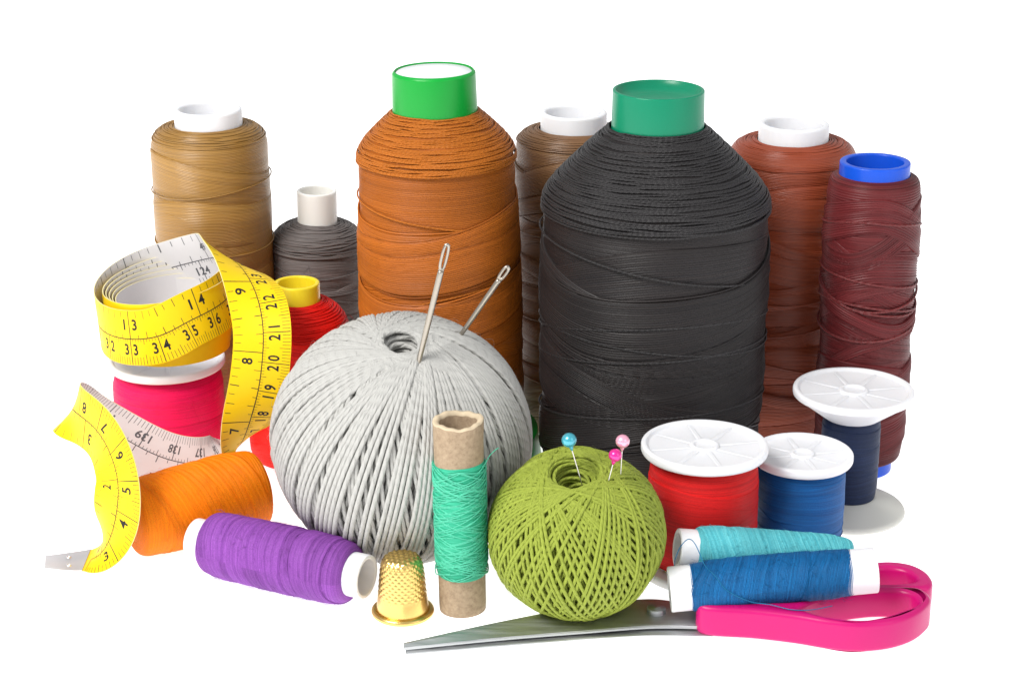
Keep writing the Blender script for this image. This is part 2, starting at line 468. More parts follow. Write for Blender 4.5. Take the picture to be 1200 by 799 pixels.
def hollow_tube(name, r, ri, z0, z1, mat, parent, b=0.4, depth=None):
    zi = z0 if depth is None else z1 - depth
    if depth is None:
        return lathe(name, bev([(r, z0), (r, z1), (ri, z1), (ri, z0)], b), mat, parent, closeprof=True)
    return lathe(name, np.vstack([[(0.01, z0)], bev([(r, z0), (r, z1), (ri, z1), (ri, zi)], b, False), [(0.01, zi)]]), mat, parent)

# ---------------------------------------------------------------- setting
def ground_mat():
    m, nt, b = new_mat('white_table_added_glow')
    b.inputs['Base Color'].default_value = (0.93, 0.93, 0.93, 1)
    b.inputs['Roughness'].default_value = 0.8
    setin(b, 'Specular IOR Level', 0.1)
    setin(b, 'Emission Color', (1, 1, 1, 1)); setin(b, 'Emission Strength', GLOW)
    no = nt.nodes.new('ShaderNodeTexNoise'); no.inputs['Scale'].default_value = 300
    tc = nt.nodes.new('ShaderNodeTexCoord'); nt.links.new(tc.outputs['Object'], no.inputs['Vector'])
    bp = nt.nodes.new('ShaderNodeBump'); bp.inputs['Strength'].default_value = 0.1; bp.inputs['Distance'].default_value = 0.0001
    nt.links.new(no.outputs['Fac'], bp.inputs['Height']); nt.links.new(bp.outputs[0], b.inputs['Normal'])
    return m
GLOW = 0.75      # glow added to the white ground to wash out contact shadows and colour spill
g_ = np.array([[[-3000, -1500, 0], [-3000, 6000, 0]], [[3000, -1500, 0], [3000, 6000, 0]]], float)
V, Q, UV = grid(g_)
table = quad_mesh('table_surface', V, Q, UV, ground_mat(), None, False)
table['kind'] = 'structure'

# ---------------------------------------------------------------- spools standing at the back
RG = 'spools of thread in the back row'
def simple_R(prof):
    p = np.asarray(prof, float); o = np.argsort(p[:, 1])
    return lambda z: np.interp(z, p[o, 1], p[o, 0])

# tan spool
M_TAN = thread('tan_thread', '#9f7637', 0.55, 0.11, rough=0.34, spec=1.0, tone=.14, col2='#8d6830')
t = thing('thread_spool', 'tan brown thread spool with white core behind the coiled tape measure', 'thread spool', (-111.5, 55, 0), group=RG)
pr = smooth_prof([(10, 0.5), (20, 0.5), (21.5, 3), (21.2, 50), (21.4, 104), (21, 108.5), (18, 112.2), (12.6, 112.9)], 140)
winding(t, pr, M_TAN, 13, (0.5, 7), (7, 30), .3, (4, 108), seed=11, edge=.16)
loose_threads(t, simple_R([(21.3, 0), (21.5, 114)]), [92, 70], .25, M_TAN, 5)
shoulder_coils(t, [(20.8, 108.7), (18.5, 112), (13, 113)], .22, M_TAN, 3, wob=.25)
hollow_tube('core', 12.4, 10.2, 0, 119.2, WHITE, t, 1.0)

# grey spool
M_DGREY = thread('dark_grey_thread', '#78716f', 0.55, 0.12, rough=0.5, col2='#625c5a')
t = thing('thread_spool', 'small dark grey thread spool with tall narrow white core, beside the orange cone', 'thread spool', (-75, 64, 0), tilt((1, 0), 1), RG)
pr = smooth_prof([(7, 0.5), (17, 0.5), (18.2, 3), (18.0, 40), (18.0, 64), (16.5, 69), (12, 72), (7.5, 73)], 120)
winding(t, pr, M_DGREY, 16, (1, 7), (3, 9), .25, (3, 66), seed=12)
shoulder_coils(t, [(18.2, 64), (16.5, 69), (12, 72), (7.6, 73.2)], .3, M_DGREY, 4, wob=.5)
loose_threads(t, simple_R([(18, 0), (18, 66)]), [30, 38, 47, 52, 58, 61], .22, M_DGREY, 6, amp=6)
hollow_tube('core', 7.5, 6.2, 0, 85.5, IVORY, t, .5)
cyl_fuzz(t, 18.2, 30, 70, 60, M_DGREY, L=(3, 8), seed=5)

# brown spool
M_BROWN = thread('brown_thread', '#84613f', 0.55, 0.11, rough=0.38, spec=.8, tone=.15, col2='#735238')
t = thing('thread_spool', 'brown thread spool half hidden between the orange cone and the black cone', 'thread spool', (22.3, 43, 0), group=RG)
pr = smooth_prof([(10, 0.5), (18.5, 0.5), (20.5, 3), (20.7, 50), (21.0, 106.5), (20.8, 110.5), (18, 113.5), (12.6, 114.5)], 140)
winding(t, pr, M_BROWN, 20, (1, 9), (4, 14), .5, (4, 109), seed=13, edge=.22)
shoulder_coils(t, [(20.8, 110.5), (18, 113.5), (12.8, 114.7)], .22, M_BROWN, 5, wob=.25)
loose_threads(t, simple_R([(20.7, 0), (21, 117)]), [26, 52, 75], .3, M_BROWN, 8, amp=6)
hollow_tube('core', 12.0, 9.9, 0, 120.8, WHITE, t, 1.0)

# rust spool
M_RUST = thread('rust_thread', '#9a472a', 0.55, 0.12, rough=0.36, spec=.8, tone=.14, col2='#873a22')
t = thing('thread_spool', 'rust red thread spool with white core between the black cone and the blue core spool', 'thread spool', (101.3, 39, 0), group=RG)
pr = smooth_prof([(10, 0.5), (20.5, 0.5), (22.4, 3), (22.6, 50), (23.3, 102), (22.9, 107), (20, 110.5), (13, 111.5)], 140)
winding(t, pr, M_RUST, 24, (1, 8), (4, 14), .5, (4, 105), seed=14, edge=.22)
shoulder_coils(t, [(23.1, 105), (20.2, 110.4), (13.2, 111.6)], .24, M_RUST, 6, wob=.3)
loose_threads(t, simple_R([(22.6, 0), (23.2, 110)]), [30, 44, 60], .3, M_RUST, 9, amp=5)
hollow_tube('core', 12.6, 10.2, 0, 117.6, WHITE, t, 1.0)

# maroon waxed spool
M_MAROON = thread('maroon_waxed_thread', '#642426', 0.95, 0.1, twist=0, rough=0.42, spec=.45, col2='#501b1d')
t = thing('thread_spool', 'maroon waxed thread spool on a bright blue tube, rightmost of the back row', 'thread spool', (124.6, 0.5, 0), tilt((-1, 0), 0.3), RG)
pr = smooth_prof([(11, 5), (14.3, 5), (15.2, 11), (15.6, 40), (15.9, 80), (15.9, 104), (15.0, 108), (12, 109)], 120)
winding(t, pr, M_MAROON, 13, (4, 11), (5, 14), .5, (7, 107), seed=15, wob=.3, real=.9)
M_MYARN = yarn('maroon_cord', '#6b292a', 3, 2.4, .5, .15, rough=.35, spec=.6)
loose_threads(t, simple_R([(15.7, 0), (15.9, 110)]), [57, 64, 67, 70, 74, 92], .45, M_MYARN, 12, amp=6, lift=.7)
BLUE_P = plastic('blue_plastic', '#1550c8', 0.3, 0.1, .02)
hollow_tube('core', 12, 9.7, 0, 113.5, BLUE_P, t, .6)

# orange cone
M_ORANGE = thread('orange_brown_thread', '#b5641e', 0.21, 0.05, twist=0, rough=0.4, spec=.5, col2='#9c5318', tone=.25)
M_ORANGE_Y = yarn('orange_brown_cord', '#b56722', 3, 1.6, .42, .12, rough=.45)
t = thing('thread_cone', 'large burnt orange thread cone with green collar and white top', 'thread cone', (-24, 6, 0), tilt((-1, 0), 1.0), 'large cones of thread')
pr = smooth_prof([(14, 13.5), (26, 13.5), (28.2, 15), (27.8, 40), (27.2, 80), (26.7, 112), (26.6, 116.5), (24.5, 120.5), (19.5, 125.5), (14.5, 130)], 170)
winding(t, pr, M_ORANGE, 15, (3, 10), (8, 18), .8, (15, 113), seed=21, segs=116, wob=.2, edge=.33, real=.62)
shoulder_coils(t, [(27.4, 113.5), (27.1, 116.6), (24.6, 120.5), (19.6, 125.5), (14.6, 130)], .31, M_ORANGE_Y, 22, wob=.5, step=1.25)
loose_threads(t, simple_R([(28.6, 10), (28.4, 40), (27.8, 80), (27.2, 118)]), [66, 84, 97], .32, M_ORANGE_Y, 23, amp=9, lift=.1)
GREEN_P = plastic('green_plastic', '#0c9634', 0.32, 0.15, .02)
lathe('collar', bev([(14.7, 124), (14.2, 143), (13.3, 144.0), (13.0, 124)], .3), GREEN_P, t, closeprof=True)
lathe('base_ring', bev([(34.9, 0), (34.6, 3), (33.6, 12.6), (31, 13.8), (12, 13.8), (12, 0)], .4), GREEN_P, t, closeprof=True)
lathe('cap_disc', [(13.1, 143), (12.6, 143.4), (9, 143.5), (0.01, 143.6)], WHITE, t)

# black cone
M_BLACK = thread('black_thread', '#2a2524', 0.25, 0.05, twist=0, rough=0.42, spec=.5, col2='#201e20', sheen=.35)
M_BLACK_Y = yarn('black_cord', '#302e2f', 3, 1.8, .5, .14, rough=.42, sheen=.4, spec=.5)
t = thing('thread_cone', 'largest cone, wound with black thread under a teal green plastic cap', 'thread cone', (48.4, -13, 0), group='large cones of thread')
pr = smooth_prof([(15, 3), (35.0, 3), (37.0, 6), (37.2, 40), (37.3, 70), (37.5, 100), (37.6, 105), (35.8, 109.5), (29, 116.5), (22, 123.5), (16, 129)], 180)
winding(t, pr, M_BLACK, 17, (4, 13), (9, 20), .95, (6, 103), seed=31, segs=124, wob=.2, edge=.38, real=.74)
shoulder_coils(t, [(38.3, 101.5), (38.0, 105.5), (35.5, 110), (29, 116.7), (22, 123.6), (16, 129)], .36, M_BLACK_Y, 32, wob=.55, step=1.25)
loose_threads(t, simple_R([(38.0, 0), (38.1, 108)]), [34, 55, 63, 88, 60], .36, M_BLACK_Y, 33, amp=10, lift=.7)
TEAL_P = plastic('teal_green_plastic', '#067e5c', 0.3, 0.1, .02)
lathe('cap', np.vstack([[(0.01, 138.0), (8, 138.3)], bev([(13.2, 139.2), (14.2, 141.6), (15.2, 141.4), (15.5, 123)], .35, False)]), TEAL_P, t)
lathe('base_ring', bev([(16, 0), (16, 3.2), (10, 3.2), (10, 0)], .3), TEAL_P, t, closeprof=True)

# red spool with yellow tube
M_SCARLET = thread('scarlet_thread', '#f8241a', 0.4, 0.08, rough=0.5, col2='#c8100a', spun=.12, tone=.12)
t = thing('thread_spool', 'scarlet thread spool with yellow core, between tape measure and grey yarn ball', 'thread spool', (-75.7, 5, 0))
pr = smooth_prof([(8, 3), (17.5, 3), (19, 6), (18.6, 30), (18, 50), (16.8, 55.5), (13, 60), (8.2, 62)], 110)
winding(t, pr, M_SCARLET, 14, (1, 5), (4, 12), .22, (5, 55), seed=16)
shoulder_coils(t, [(17.9, 52), (16.6, 56), (13, 60.2), (8.3, 62.3)], .22, M_SCARLET, 7, wob=.25)
YEL_P = plastic('yellow_plastic', '#e5cf28', 0.35, 0.2, .02)
hollow_tube('core', 8.1, 6.4, 0, 68.6, YEL_P, t, .6)
cyl_fuzz(t, 18.4, 10, 60, 50, M_SCARLET, L=(3, 7), seed=6)

# ---------------------------------------------------------------- flanged spools
def flange(parent, r, z, up, hub, ribs=8, th=3.2, name='flange', cone=None, mat=WHITE, ribname='rib'):
    """disc with raised rim, recess, hub ring and radial ribs; up=+1 shows its face upward"""
    s = up
    ri = r - 1.9
    pts = [(0.01, z), (r - 0.6, z), (r, z + s * .9), (r, z + s * (th - .5)), (r - .5, z + s * th), (ri + .3, z + s * th), (ri, z + s * (th - .4)), (ri - .4, z + s * (th - 1.0)), (hub + .6, z + s * (th - 1.2)), (hub + .2, z + s * (th - .3)), (hub - .9, z + s * (th - .3)), (hub - 1.3, z + s * (th - 1.0)), (0.01, z + s * (th - 1.0))]
    if cone: pts = [(cone[0], z - s * cone[1]), ] + [(r - 1.6, z)] + pts[2:]
    p = bev(pts, .35, False, 2)
    o = lathe(name, p, mat, parent, 112)
    z1 = z + s * (th - 1.15)
    if up > 0:
        hh = .25
        for k in range(ribs):
            a = 2 * PI * k / ribs + .2
            L0, L1, w = hub + .3, ri - .2, .95
            v = np.array([[L0, -w, 0], [L1, -w, 0], [L1, w, 0], [L0, w, 0], [L0, -w * .5, hh], [L1, -w * .5, hh], [L1, w * .5, hh], [L0, w * .5, hh]], float)
            q = np.array([[0, 1, 5, 4], [1, 2, 6, 5], [2, 3, 7, 6], [3, 0, 4, 7], [4, 5, 6, 7]])
            if k == 0:
                rb = quad_mesh(ribname, v, q, np.zeros((5, 4, 2)), mat, o, False); first = rb
            else:
                rb = first.copy(); COL.objects.link(rb); rb.parent = o
            rb.location = (0, 0, z1 * MM); rb.rotation_euler = (0, 0, a)
    return o

# red flanged spool
M_RED = thread('red_thread', '#d01616', 0.3, 0.07, rough=0.5, col2='#b00e10', spun=.12, tone=.12)
t = thing('thread_spool', 'red thread spool with white ribbed flange standing in front of the black cone', 'thread spool', (60.6, -81, 0), group='white flanged thread spools')
lathe('core', [(6, 0.4), (6, 41)], WHITE, t)
winding(t, smooth_prof([(6, 3.2), (17.2, 3.2), (17.4, 12), (17.3, 24), (17.2, 40.6), (6, 40.6)], 90), M_RED, 7, (.3, 1.6), (5, 14), .12, (4, 40), seed=41, wob=.08)
loose_threads(t, simple_R([(17.3, 0), (17.3, 45)]), [24, 14, 20], .13, M_RED, 42, amp=7, lift=.1)
flange(t, 20, 40.7, 1, 4.2, 8)
flange(t, 20, 3.4, -1, 4.2, 8)

# blue flanged spool (two-tone)
M_BLUE = thread('blue_thread', '#0b5a9c', 0.3, 0.07, rough=0.5, col2='#074480', spun=.12, tone=.12)
t = thing('thread_spool', 'cobalt blue thread spool with white ribbed flange, partly behind the red spool', 'thread spool', (93.9, -66, 0), group='white flanged thread spools')
lathe('core', [(5, 0.4), (5, 31)], WHITE, t)
winding(t, smooth_prof([(5, 3.2), (14.0, 3.2), (14.2, 12), (14.1, 24), (14.0, 31.3), (5, 31.3)], 90), M_BLUE, 8, (.4, 2), (4, 9), .13, (4, 32), seed=43, wob=.1)
loose_threads(t, simple_R([(14.1, 0), (14.1, 45)]), [9, 14, 18], .13, M_BLUE, 44, amp=4, lift=.12)
flange(t, 16.4, 31.4, 1, 3.6, 8)
flange(t, 15.4, 3.4, -1, 3.6, 8)

# navy spool, nearly used up, dished flanges
M_NAVY = thread('navy_thread', '#1f2c4b', 0.26, 0.06, rough=0.5, col2='#151f38', spun=.12, tone=.12)
t = thing('thread_spool', 'slim navy blue thread spool between two wide dished white flanges', 'thread spool', (114.6, -37, 0), group='white flanged thread spools')
lathe('core', [(8.6, 0.5), (8.6, 35)], WHITE, t)
winding(t, smooth_prof([(8, 5), (9.6, 6), (9.7, 14), (9.7, 30), (9.5, 35.5), (8, 36)], 90), M_NAVY, 6, (.3, 1), (4, 9), .1, (7, 34), seed=45, wob=.08)
flange(t, 20.2, 42.0, 1, 4.5, 8, cone=(9.3, 7.0))
lathe('flange', bev([(2, 0), (19.6, 0), (20, 1.0), (19.4, 2.0), (9.6, 6.2), (2, 6.2)], .5, False), plastic('old_milky_plastic', '#d3d2cb', .5, .2, .02), t, 112)

# crimson flanged spool under the tape coil
M_CRIMSON = thread('crimson_thread', '#e8085a', 0.3, 0.06, rough=0.5, col2='#d00548', spun=.12, tone=.12)
t = thing('thread_spool', 'crimson thread spool with white rim standing under the rolled tape measure', 'thread spool', (-122.5, 2, 0), group='white flanged thread spools')
lathe('core', [(6, 0.4), (6, 40)], WHITE, t)
winding(t, smooth_prof([(6, 3.2), (19.4, 3.2), (19.5, 12), (19.4, 24), (19.3, 38.6), (6, 38.6)], 90), M_CRIMSON, 7, (.3, 1.2), (5, 14), .1, (4, 38), seed=46, wob=.08)
flange(t, 20.6, 38.7, 1, 4.2, 8, th=3.0)
flange(t, 20.6, 3.4, -1, 4.2, 8)
cyl_fuzz(t, 19.5, 28, 38, 60, M_CRIMSON, L=(3, 9), r=.03, seed=8)

# ---------------------------------------------------------------- spools lying in front
def lying(label, a, b, r, mat, rc, ext, seed, taper=(1, 1), coremat=WHITE, ext2=None, bands=10, amp=(1, 3), width=(3, 9), lift=.2, ball=0.12, edge=None, shingle=None, real=None, cmat=None, rci=None, group='narrow spools of thread lying down', corename='core'):
    a = Vector(a); b = Vector(b)
    L = (b - a).length
    t = thing('thread_spool', label, 'thread spool', tuple(a), axis_rot(a, b, PI / 2), group)
    r0, r1 = r * taper[0], r * taper[1]
    e = ext; e2 = ext if ext2 is None else ext2
    k = (L - e - e2)
    pr = smooth_prof([(rc - .3, e), (r0 * .86, e + .3), (r0 * .98, e + k * .05), (r0 * (1 + ball * .2), e + k * .2), ((r0 + r1) / 2 * (1 + ball * .3), e + k * .5), (r1 * (1 + ball * .2), e + k * .8), (r1 * .98, e + k * .95), (r1 * .86, e + k - .3), (rc - .3, e + k)], 120)
    winding(t, pr, mat, bands, amp, width, lift, (e + k * .04, e + k * .96), seed=seed, edge=edge, shingle=shingle, real=real, segs=88)
    rci = rci or rc - 1.4
    lathe('core', bev([(rc, 0), (rc, L if ext2 is None else L - .6), (rci, L if ext2 is None else L - .6), (rci, 0)], .35), coremat, t, closeprof=True)
    return t, L, simple_R(pr)

M_LORANGE = thread('bright_orange_thread', '#ff8800', 0.38, 0.08, rough=0.5, col2='#f67800', sheen=.3, spun=.28)
t, L, Rf = lying('bright orange thread spool lying behind the purple spool and curled tape', (-123.5, -74.0, 13.6), (-84.5, -47.5, 13.6), 13.5, M_LORANGE, 3.5, 0.6, 51, (.95, 1.0), bands=8, lift=.18, ball=.1, edge=.09, shingle=(5, .6), real=.48, group='narrow spools of thread lying down')
cyl_fuzz(t, Rf, 3, L - 3, 150, M_LORANGE, L=(2, 5), r=.03, seed=52)

M_PURPLE = thread('purple_thread', '#9150aa', 0.38, 0.09, rough=0.5, col2='#7a3e94', sheen=.4, spun=.28)
t, L, Rf = lying('purple thread spool with white open ends lying left of the thimble', (-101.5, -81, 10.4), (-44.6, -107.6, 10.4), 10.1, M_PURPLE, 6.9, 5.2, 53, (1.0, 1.0), bands=8, lift=.2, rci=5.6, edge=.09, shingle=(2.6, 2.2), real=.45)
cyl_fuzz(t, Rf, 6, L - 6, 420, M_PURPLE, L=(1.5, 4), r=.03, seed=54)

M_CYAN = thread('light_cyan_thread', '#68c2c9', 0.38, 0.08, rough=0.5, col2='#45a9b6', sheen=.4, spun=.28)
t, L, Rf = lying('light turquoise thread spool lying behind the blue one, in front of red spool', (50.6, -106.5, 19.6), (105, -100.5, 12.8), 7.3, M_CYAN, 6.2, 5.5, 55, (1.02, .98), ext2=.4, bands=7, lift=.15, edge=.07, shingle=(2.5, 1.2), real=.45)
cyl_fuzz(t, Rf, 7, L - 7, 200, M_CYAN, L=(1, 2.2), r=.03, seed=56)

M_MBLUE = thread('mid_blue_thread', '#0e659f', 0.38, 0.08, rough=0.5, col2='#094c80', sheen=.4, spun=.28)
t, L, Rf = lying('medium blue thread spool with white ends lying across the pink scissor handles', (47.5, -118.6, 11.8), (109.6, -117.5, 17.8), 7.3, M_MBLUE, 6.9, 5.4, 57, (1.03, .98), bands=6, lift=.16, rci=5.8, edge=.08, shingle=(2.6, 4.0), real=.45)
cyl_fuzz(t, Rf, 7, L - 7, 420, M_MBLUE, L=(1.5, 4), r=.03, seed=58)
# its loose end, drooping over the front and looping back over the left
M_BLUE_LOOSE = yarn('blue_loose_thread', '#1c6c96', 2, 1, .13, .03)
def spline(pts, n=80):
    p = np.asarray(pts, float); m = len(p)
    out = []
    for i in range(m - 1):
        p0, p1, p2, p3 = p[max(i - 1, 0)], p[i], p[i + 1], p[min(i + 2, m - 1)]
        for s in np.linspace(0, 1, max(2, n // (m - 1)), endpoint=False):
            out.append(.5 * (2 * p1 + (p2 - p0) * s + (2 * p0 - 5 * p1 + 4 * p2 - p3) * s * s + (3 * p1 - p0 - 3 * p2 + p3) * s ** 3))
    out.append(p[-1])
    return np.array(out)
winv = (Matrix.Translation(t.location / MM) @ t.rotation_euler.to_matrix().to_4x4()).inverted()
def to_local(P): return np.array([tuple(winv @ Vector(p)) for p in P])
def on_spool(x, phi, r):
    f = (x - 47.5) / 62.1
    return (x, -118.6 + 1.1 * f - r * math.sin(math.radians(phi)), 11.8 + 6 * f + r * math.cos(math.radians(phi)))
lp = to_local(spline([(49.2, -114.5, 17.5), (49.4, -115, 20.5), (51.0, -114.6, 24.4), (53.4, -113.6, 26.2), (55.5, -114, 24.4), on_spool(57.8, 12, 8.1), on_spool(60.5, 42, 8.15), on_spool(63.5, 72, 8.2), on_spool(67.5, 92, 8.3), on_spool(72, 108, 8.6), (77, -127.2, 11.2), (83, -129.2, 10.6), (89, -129.3, 10.6), (95.5, -127.0, 10.7)], 160))
o = Acc(); o.add(*tube(lp, .14, 5)); o.build('loose_thread_end', M_BLUE_LOOSE, t)

# teal thread on cardboard tube
def cardboard():
    m, nt, b = new_mat('cardboard')
    tc = nt.nodes.new('ShaderNodeTexCoord')
    n1 = nt.nodes.new('ShaderNodeTexNoise'); n1.inputs['Scale'].default_value = 700; n1.inputs['Detail'].default_value = 8; n1.inputs['Roughness'].default_value = .7
    nt.links.new(tc.outputs['Object'], n1.inputs['Vector'])
    cr = nt.nodes.new('ShaderNodeValToRGB')
    cr.color_ramp.elements[0].position = .3; cr.color_ramp.elements[0].color = lin('#86715a')
    cr.color_ramp.elements[1].position = .7; cr.color_ramp.elements[1].color = lin('#ab967c')
    nt.links.new(n1.outputs['Fac'], cr.inputs[0]); nt.links.new(cr.outputs[0], b.inputs['Base Color'])
    b.inputs['Roughness'].default_value = .85
    bp = nt.nodes.new('ShaderNodeBump'); bp.inputs['Strength'].default_value = .5; bp.inputs['Distance'].default_value = .0002
    nt.links.new(n1.outputs['Fac'], bp.inputs['Height']); nt.links.new(bp.outputs[0], b.inputs['Normal'])
    return m
M_CARD = cardboard()
M_CARD_RIM = plastic('torn_paper_edge', '#cdbb9f', .85, 0, .1, .2, 400)
M_TEAL = thread('sea_green_thread', '#44b894', 0.5, 0.12, rough=0.5, col2='#1d9572', sheen=.3)
t = thing('thread_spool', 'sea green thread wound on an upright cardboard tube between thimble and green ball', 'thread spool', (-15.2, -107.8, 0), tilt((-.3, -.2), 1.0))
th = np.linspace(0, 2 * PI, 96, endpoint=False) + PI / 2
def card_tube():
    rows = [(7.0, 0), (7.1, 2), (7.2, 30), (7.4, 56), (7.55, 62.6), (7.2, 63.1), (6.0, 63.0), (5.6, 62), (5.4, 50), (5.3, 2), (5.3, 0)]
    P = np.zeros((96, len(rows), 3))
    rag = .25 * np.sin(3 * th + 1) + .12 * np.sin(7 * th) + .12 * np.sin(11 * th + 2)
    rag -= .9 * np.exp(-((th - PI * 1.5) / .35) ** 2)
    for j, (r, z) in enumerate(rows):
        w = max(0, (z - 55) / 8)
        rr = r * (1 + .03 * np.sin(2 * th + .5) + (.02 * np.sin(5 * th) if j in (4, 5, 6, 7) else 0))
        P[:, j, 0] = np.cos(th) * rr; P[:, j, 1] = np.sin(th) * rr; P[:, j, 2] = z + rag * w
    V, Q, UV = grid(P, closeu=True, closev=True)
    jj = np.tile(np.arange(len(rows)), 96)
    return V, Q, UV, np.isin(jj, (4, 5, 6)).astype(int)
V, Q, UV, mi = card_tube()
quad_mesh('cardboard_tube', V, Q, UV, [M_CARD, M_CARD_RIM], t, True, mi)
winding(t, smooth_prof([(7, 12.3), (7.7, 12.6), (8.0, 16), (8.0, 30), (7.9, 44), (7.7, 49.5), (7.2, 50)], 80), M_TEAL, 0, seed=60)
# crossing helical threads
A = Acc(); g = np.random.default_rng(61)
M_TEALY = yarn('sea_green_strand', '#55c4a2', 2, 1.2, .25, .06, rough=.45, sheen=.4, spec=.5)
for k in range(150):
    n = 70; up = 1 if g.random() < .6 else -1
    z0 = g.uniform(13, 49); tl = g.uniform(3, 13) * up
    a0 = g.uniform(0, 2 * PI); span = g.uniform(1.5, 4.5)
    tt = np.linspace(0, 1, n); aa = a0 + span * tt
    z = z0 + tl * span / 3 * (tt - .5)
    z = np.where(z > 49.2, 98.4 - z, z); z = np.where(z < 13, 26 - z, z)
    rr = 7.9 + .12 * g.random() + .15 * np.sin(tt * PI)
    P = np.stack([rr * np.cos(aa), rr * np.sin(aa), z], 1)
    A.add(*tube(P, .17, 5, False, np.stack([np.cos(aa), np.sin(aa), 0 * aa], 1)))
A.add(*tube(spline([(6.5, -3.5, 48.8), (7.9, -2, 49.5), (9.2, -1, 51.5), (11, -.5, 53.2), (12.0, 0, 53.6)], 30), .16, 5))
A.build('crossed_strands', M_TEALY, t)

# ---------------------------------------------------------------- balls of yarn
def yarn_ball(name, label, loc, rot, R, b, w, inc, mat, seed, layers=3, plyseg=96, group=None, gap=.35, bundle=(4, 9), jit=1.2, mix=(.35, .5)):
    """a precision-wound ball: tilted loops that precess; each new loop lies over older ones"""
    g = np.random.default_rng(seed)
    t = thing(name, label, 'ball of yarn', loc, rot, group)
    A = Acc()
    for lay in range(layers):
        k_r = 1 - lay * 1.55 * w / R
        Rl = R * k_r
        wl = w * (1 if lay < 2 else 1.25)
        lam = 0.0; loops = []
        nb = g.integers(*bundle); bi = g.uniform(-1, 1) * jit; bh = g.uniform(0, 1.0)
        i0 = math.radians(inc)
        base_step = w / (Rl * math.sin(i0)) * 1.03
        while lam < 2 * PI:
            loops.append((lam, bi, bh))
            lam += base_step * g.uniform(.93, 1.1); nb -= 1
            if nb <= 0:
                lam += base_step * g.uniform(.3, 1) * gap * (1.6 if lay == 0 else .5); nb = g.integers(*bundle); bi = g.uniform(-1, 1) * jit; bh = g.uniform(0, 1.0)
        n = len(loops)
        for k, (l0, bi, bh) in enumerate(loops):
            l1 = loops[k + 1][0] if k + 1 < n else 2 * PI
            tt = np.linspace(0, 2 * PI, plyseg, endpoint=False)
            inc_k = math.radians(inc + bi + g.normal() * .25)
            lam_t = l0 + (l1 - l0) * tt / (2 * PI) + (lay * 1.7)
            x0, y0, z0 = np.cos(tt), math.cos(inc_k) * np.sin(tt), math.sin(inc_k) * np.sin(tt)
            # rounder crossing: rise over a whole revolution so newer loops lie on top
            rise = (k / n) * w * 1.15
            frac = bh * w * mix[0] + mix[1] * w * np.cos(tt) + .04 * w * np.sin(5 * tt + l0 * 3)
            # start/finish at the same phase; smooth the seam
            X = x0 * np.cos(lam_t) - y0 * np.sin(lam_t); Y = x0 * np.sin(lam_t) + y0 * np.cos(lam_t)
            D = np.stack([X, Y, z0], 1)
            rad = Rl - w * .8 + frac
            # pile-up of yarn round the hole
            pole = np.abs(z0) ** 6
            P = D * rad[:, None]
            P[:, 2] *= b / R
            P[:, 2] -= np.sign(P[:, 2]) * pole * 0.0
            N = D.copy(); N[:, 2] *= R / b
            N /= np.linalg.norm(N, axis=1, keepdims=True)
            if k == 0: acc_P, acc_N = [], []
            acc_P.append(P); acc_N.append(N)
        P = np.concatenate(acc_P); N = np.concatenate(acc_N)
        A.add(*tube(P, w * .5, 6 if lay == 0 else 4, False, N))
    o = A.build('wound_yarn', mat, t); A2 = Acc()
    # turns of yarn lining the hole
    hr = R * math.cos(math.radians(inc)); zt = b * math.sin(math.radians(inc)) - w * 1.3
    for q in range(9):
        aa = np.linspace(0, 2 * PI, 60, endpoint=False); r_ = (hr - w * .1) * (1 - .065 * q) + w * .12 * g.normal()
        P = np.stack([np.cos(aa) * r_ + g.normal() * w * .5, np.sin(aa) * r_ + g.normal() * w * .5, zt - q * w * .75 + np.sin(aa + g.uniform(0, 6)) * w * g.uniform(.6, 2.2)], 1)
        A2.add(*tube(P, w * .5, 7, True, uoff=q * 7))
    A2.build('hole_lining', mat, t)
    # core with funnel
    i0 = math.radians(inc)
    Rc = R - layers * 1.5 * w
    al = np.linspace(-1, 1, 40) * (i0 - .02)
    prof = [(Rc * math.cos(a), Rc * math.sin(a) * b / R) for a in al]
    prof = [(0.01, -Rc * .5)] + prof + [(0.01, Rc * .5)]
    lathe('inner_yarn', prof, mat, t, 64)
    return t

M_GREY_Y = yarn('grey_cotton_yarn', '#b6b5b1', 3, 3.6, 1.0, .2, var=.02, rough=.8, sheen=.25, spec=.2)
ball = yarn_ball('yarn_ball', 'large pale grey cotton yarn ball with two needles stuck in its top', (-35.6, -66.5, 39.4), tilt((.12, -1), 17, .8), 41.6, 39.9, 1.6, 80.5, M_GREY_Y, 71, layers=3, plyseg=84, gap=1.0, bundle=(2, 6), jit=1.3, mix=(.35, .42))
g = np.random.default_rng(5)
D = g.normal(size=(700, 3)); D /= np.linalg.norm(D, axis=1, keepdims=True)
fuzz(ball, D * [[41.9, 41.9, 40.1]], D, M_GREY_Y, L=(1.5, 4.5), r=.028, seed=9)

M_LIME_Y = yarn('lime_cotton_yarn', '#95a240', 3, 2.3, .7, .18, var=.08, rough=.6, sheen=.3, spec=.35)
ball = yarn_ball('yarn_ball', 'smaller lime green crochet yarn ball with three pearl pins in its top', (19.7, -109, 26.0), tilt((-.2, -1), 16, 2.3), 26.9, 25.4, 1.12, 72, M_LIME_Y, 72, layers=4, plyseg=84, gap=1.2, bundle=(1, 3), jit=1.1, mix=(.9, .0))
D = g.normal(size=(300, 3)); D /= np.linalg.norm(D, axis=1, keepdims=True)
fuzz(ball, D * [[26.9, 26.9, 25.6]], D, M_LIME_Y, L=(1, 2.6), r=.025, seed=10)

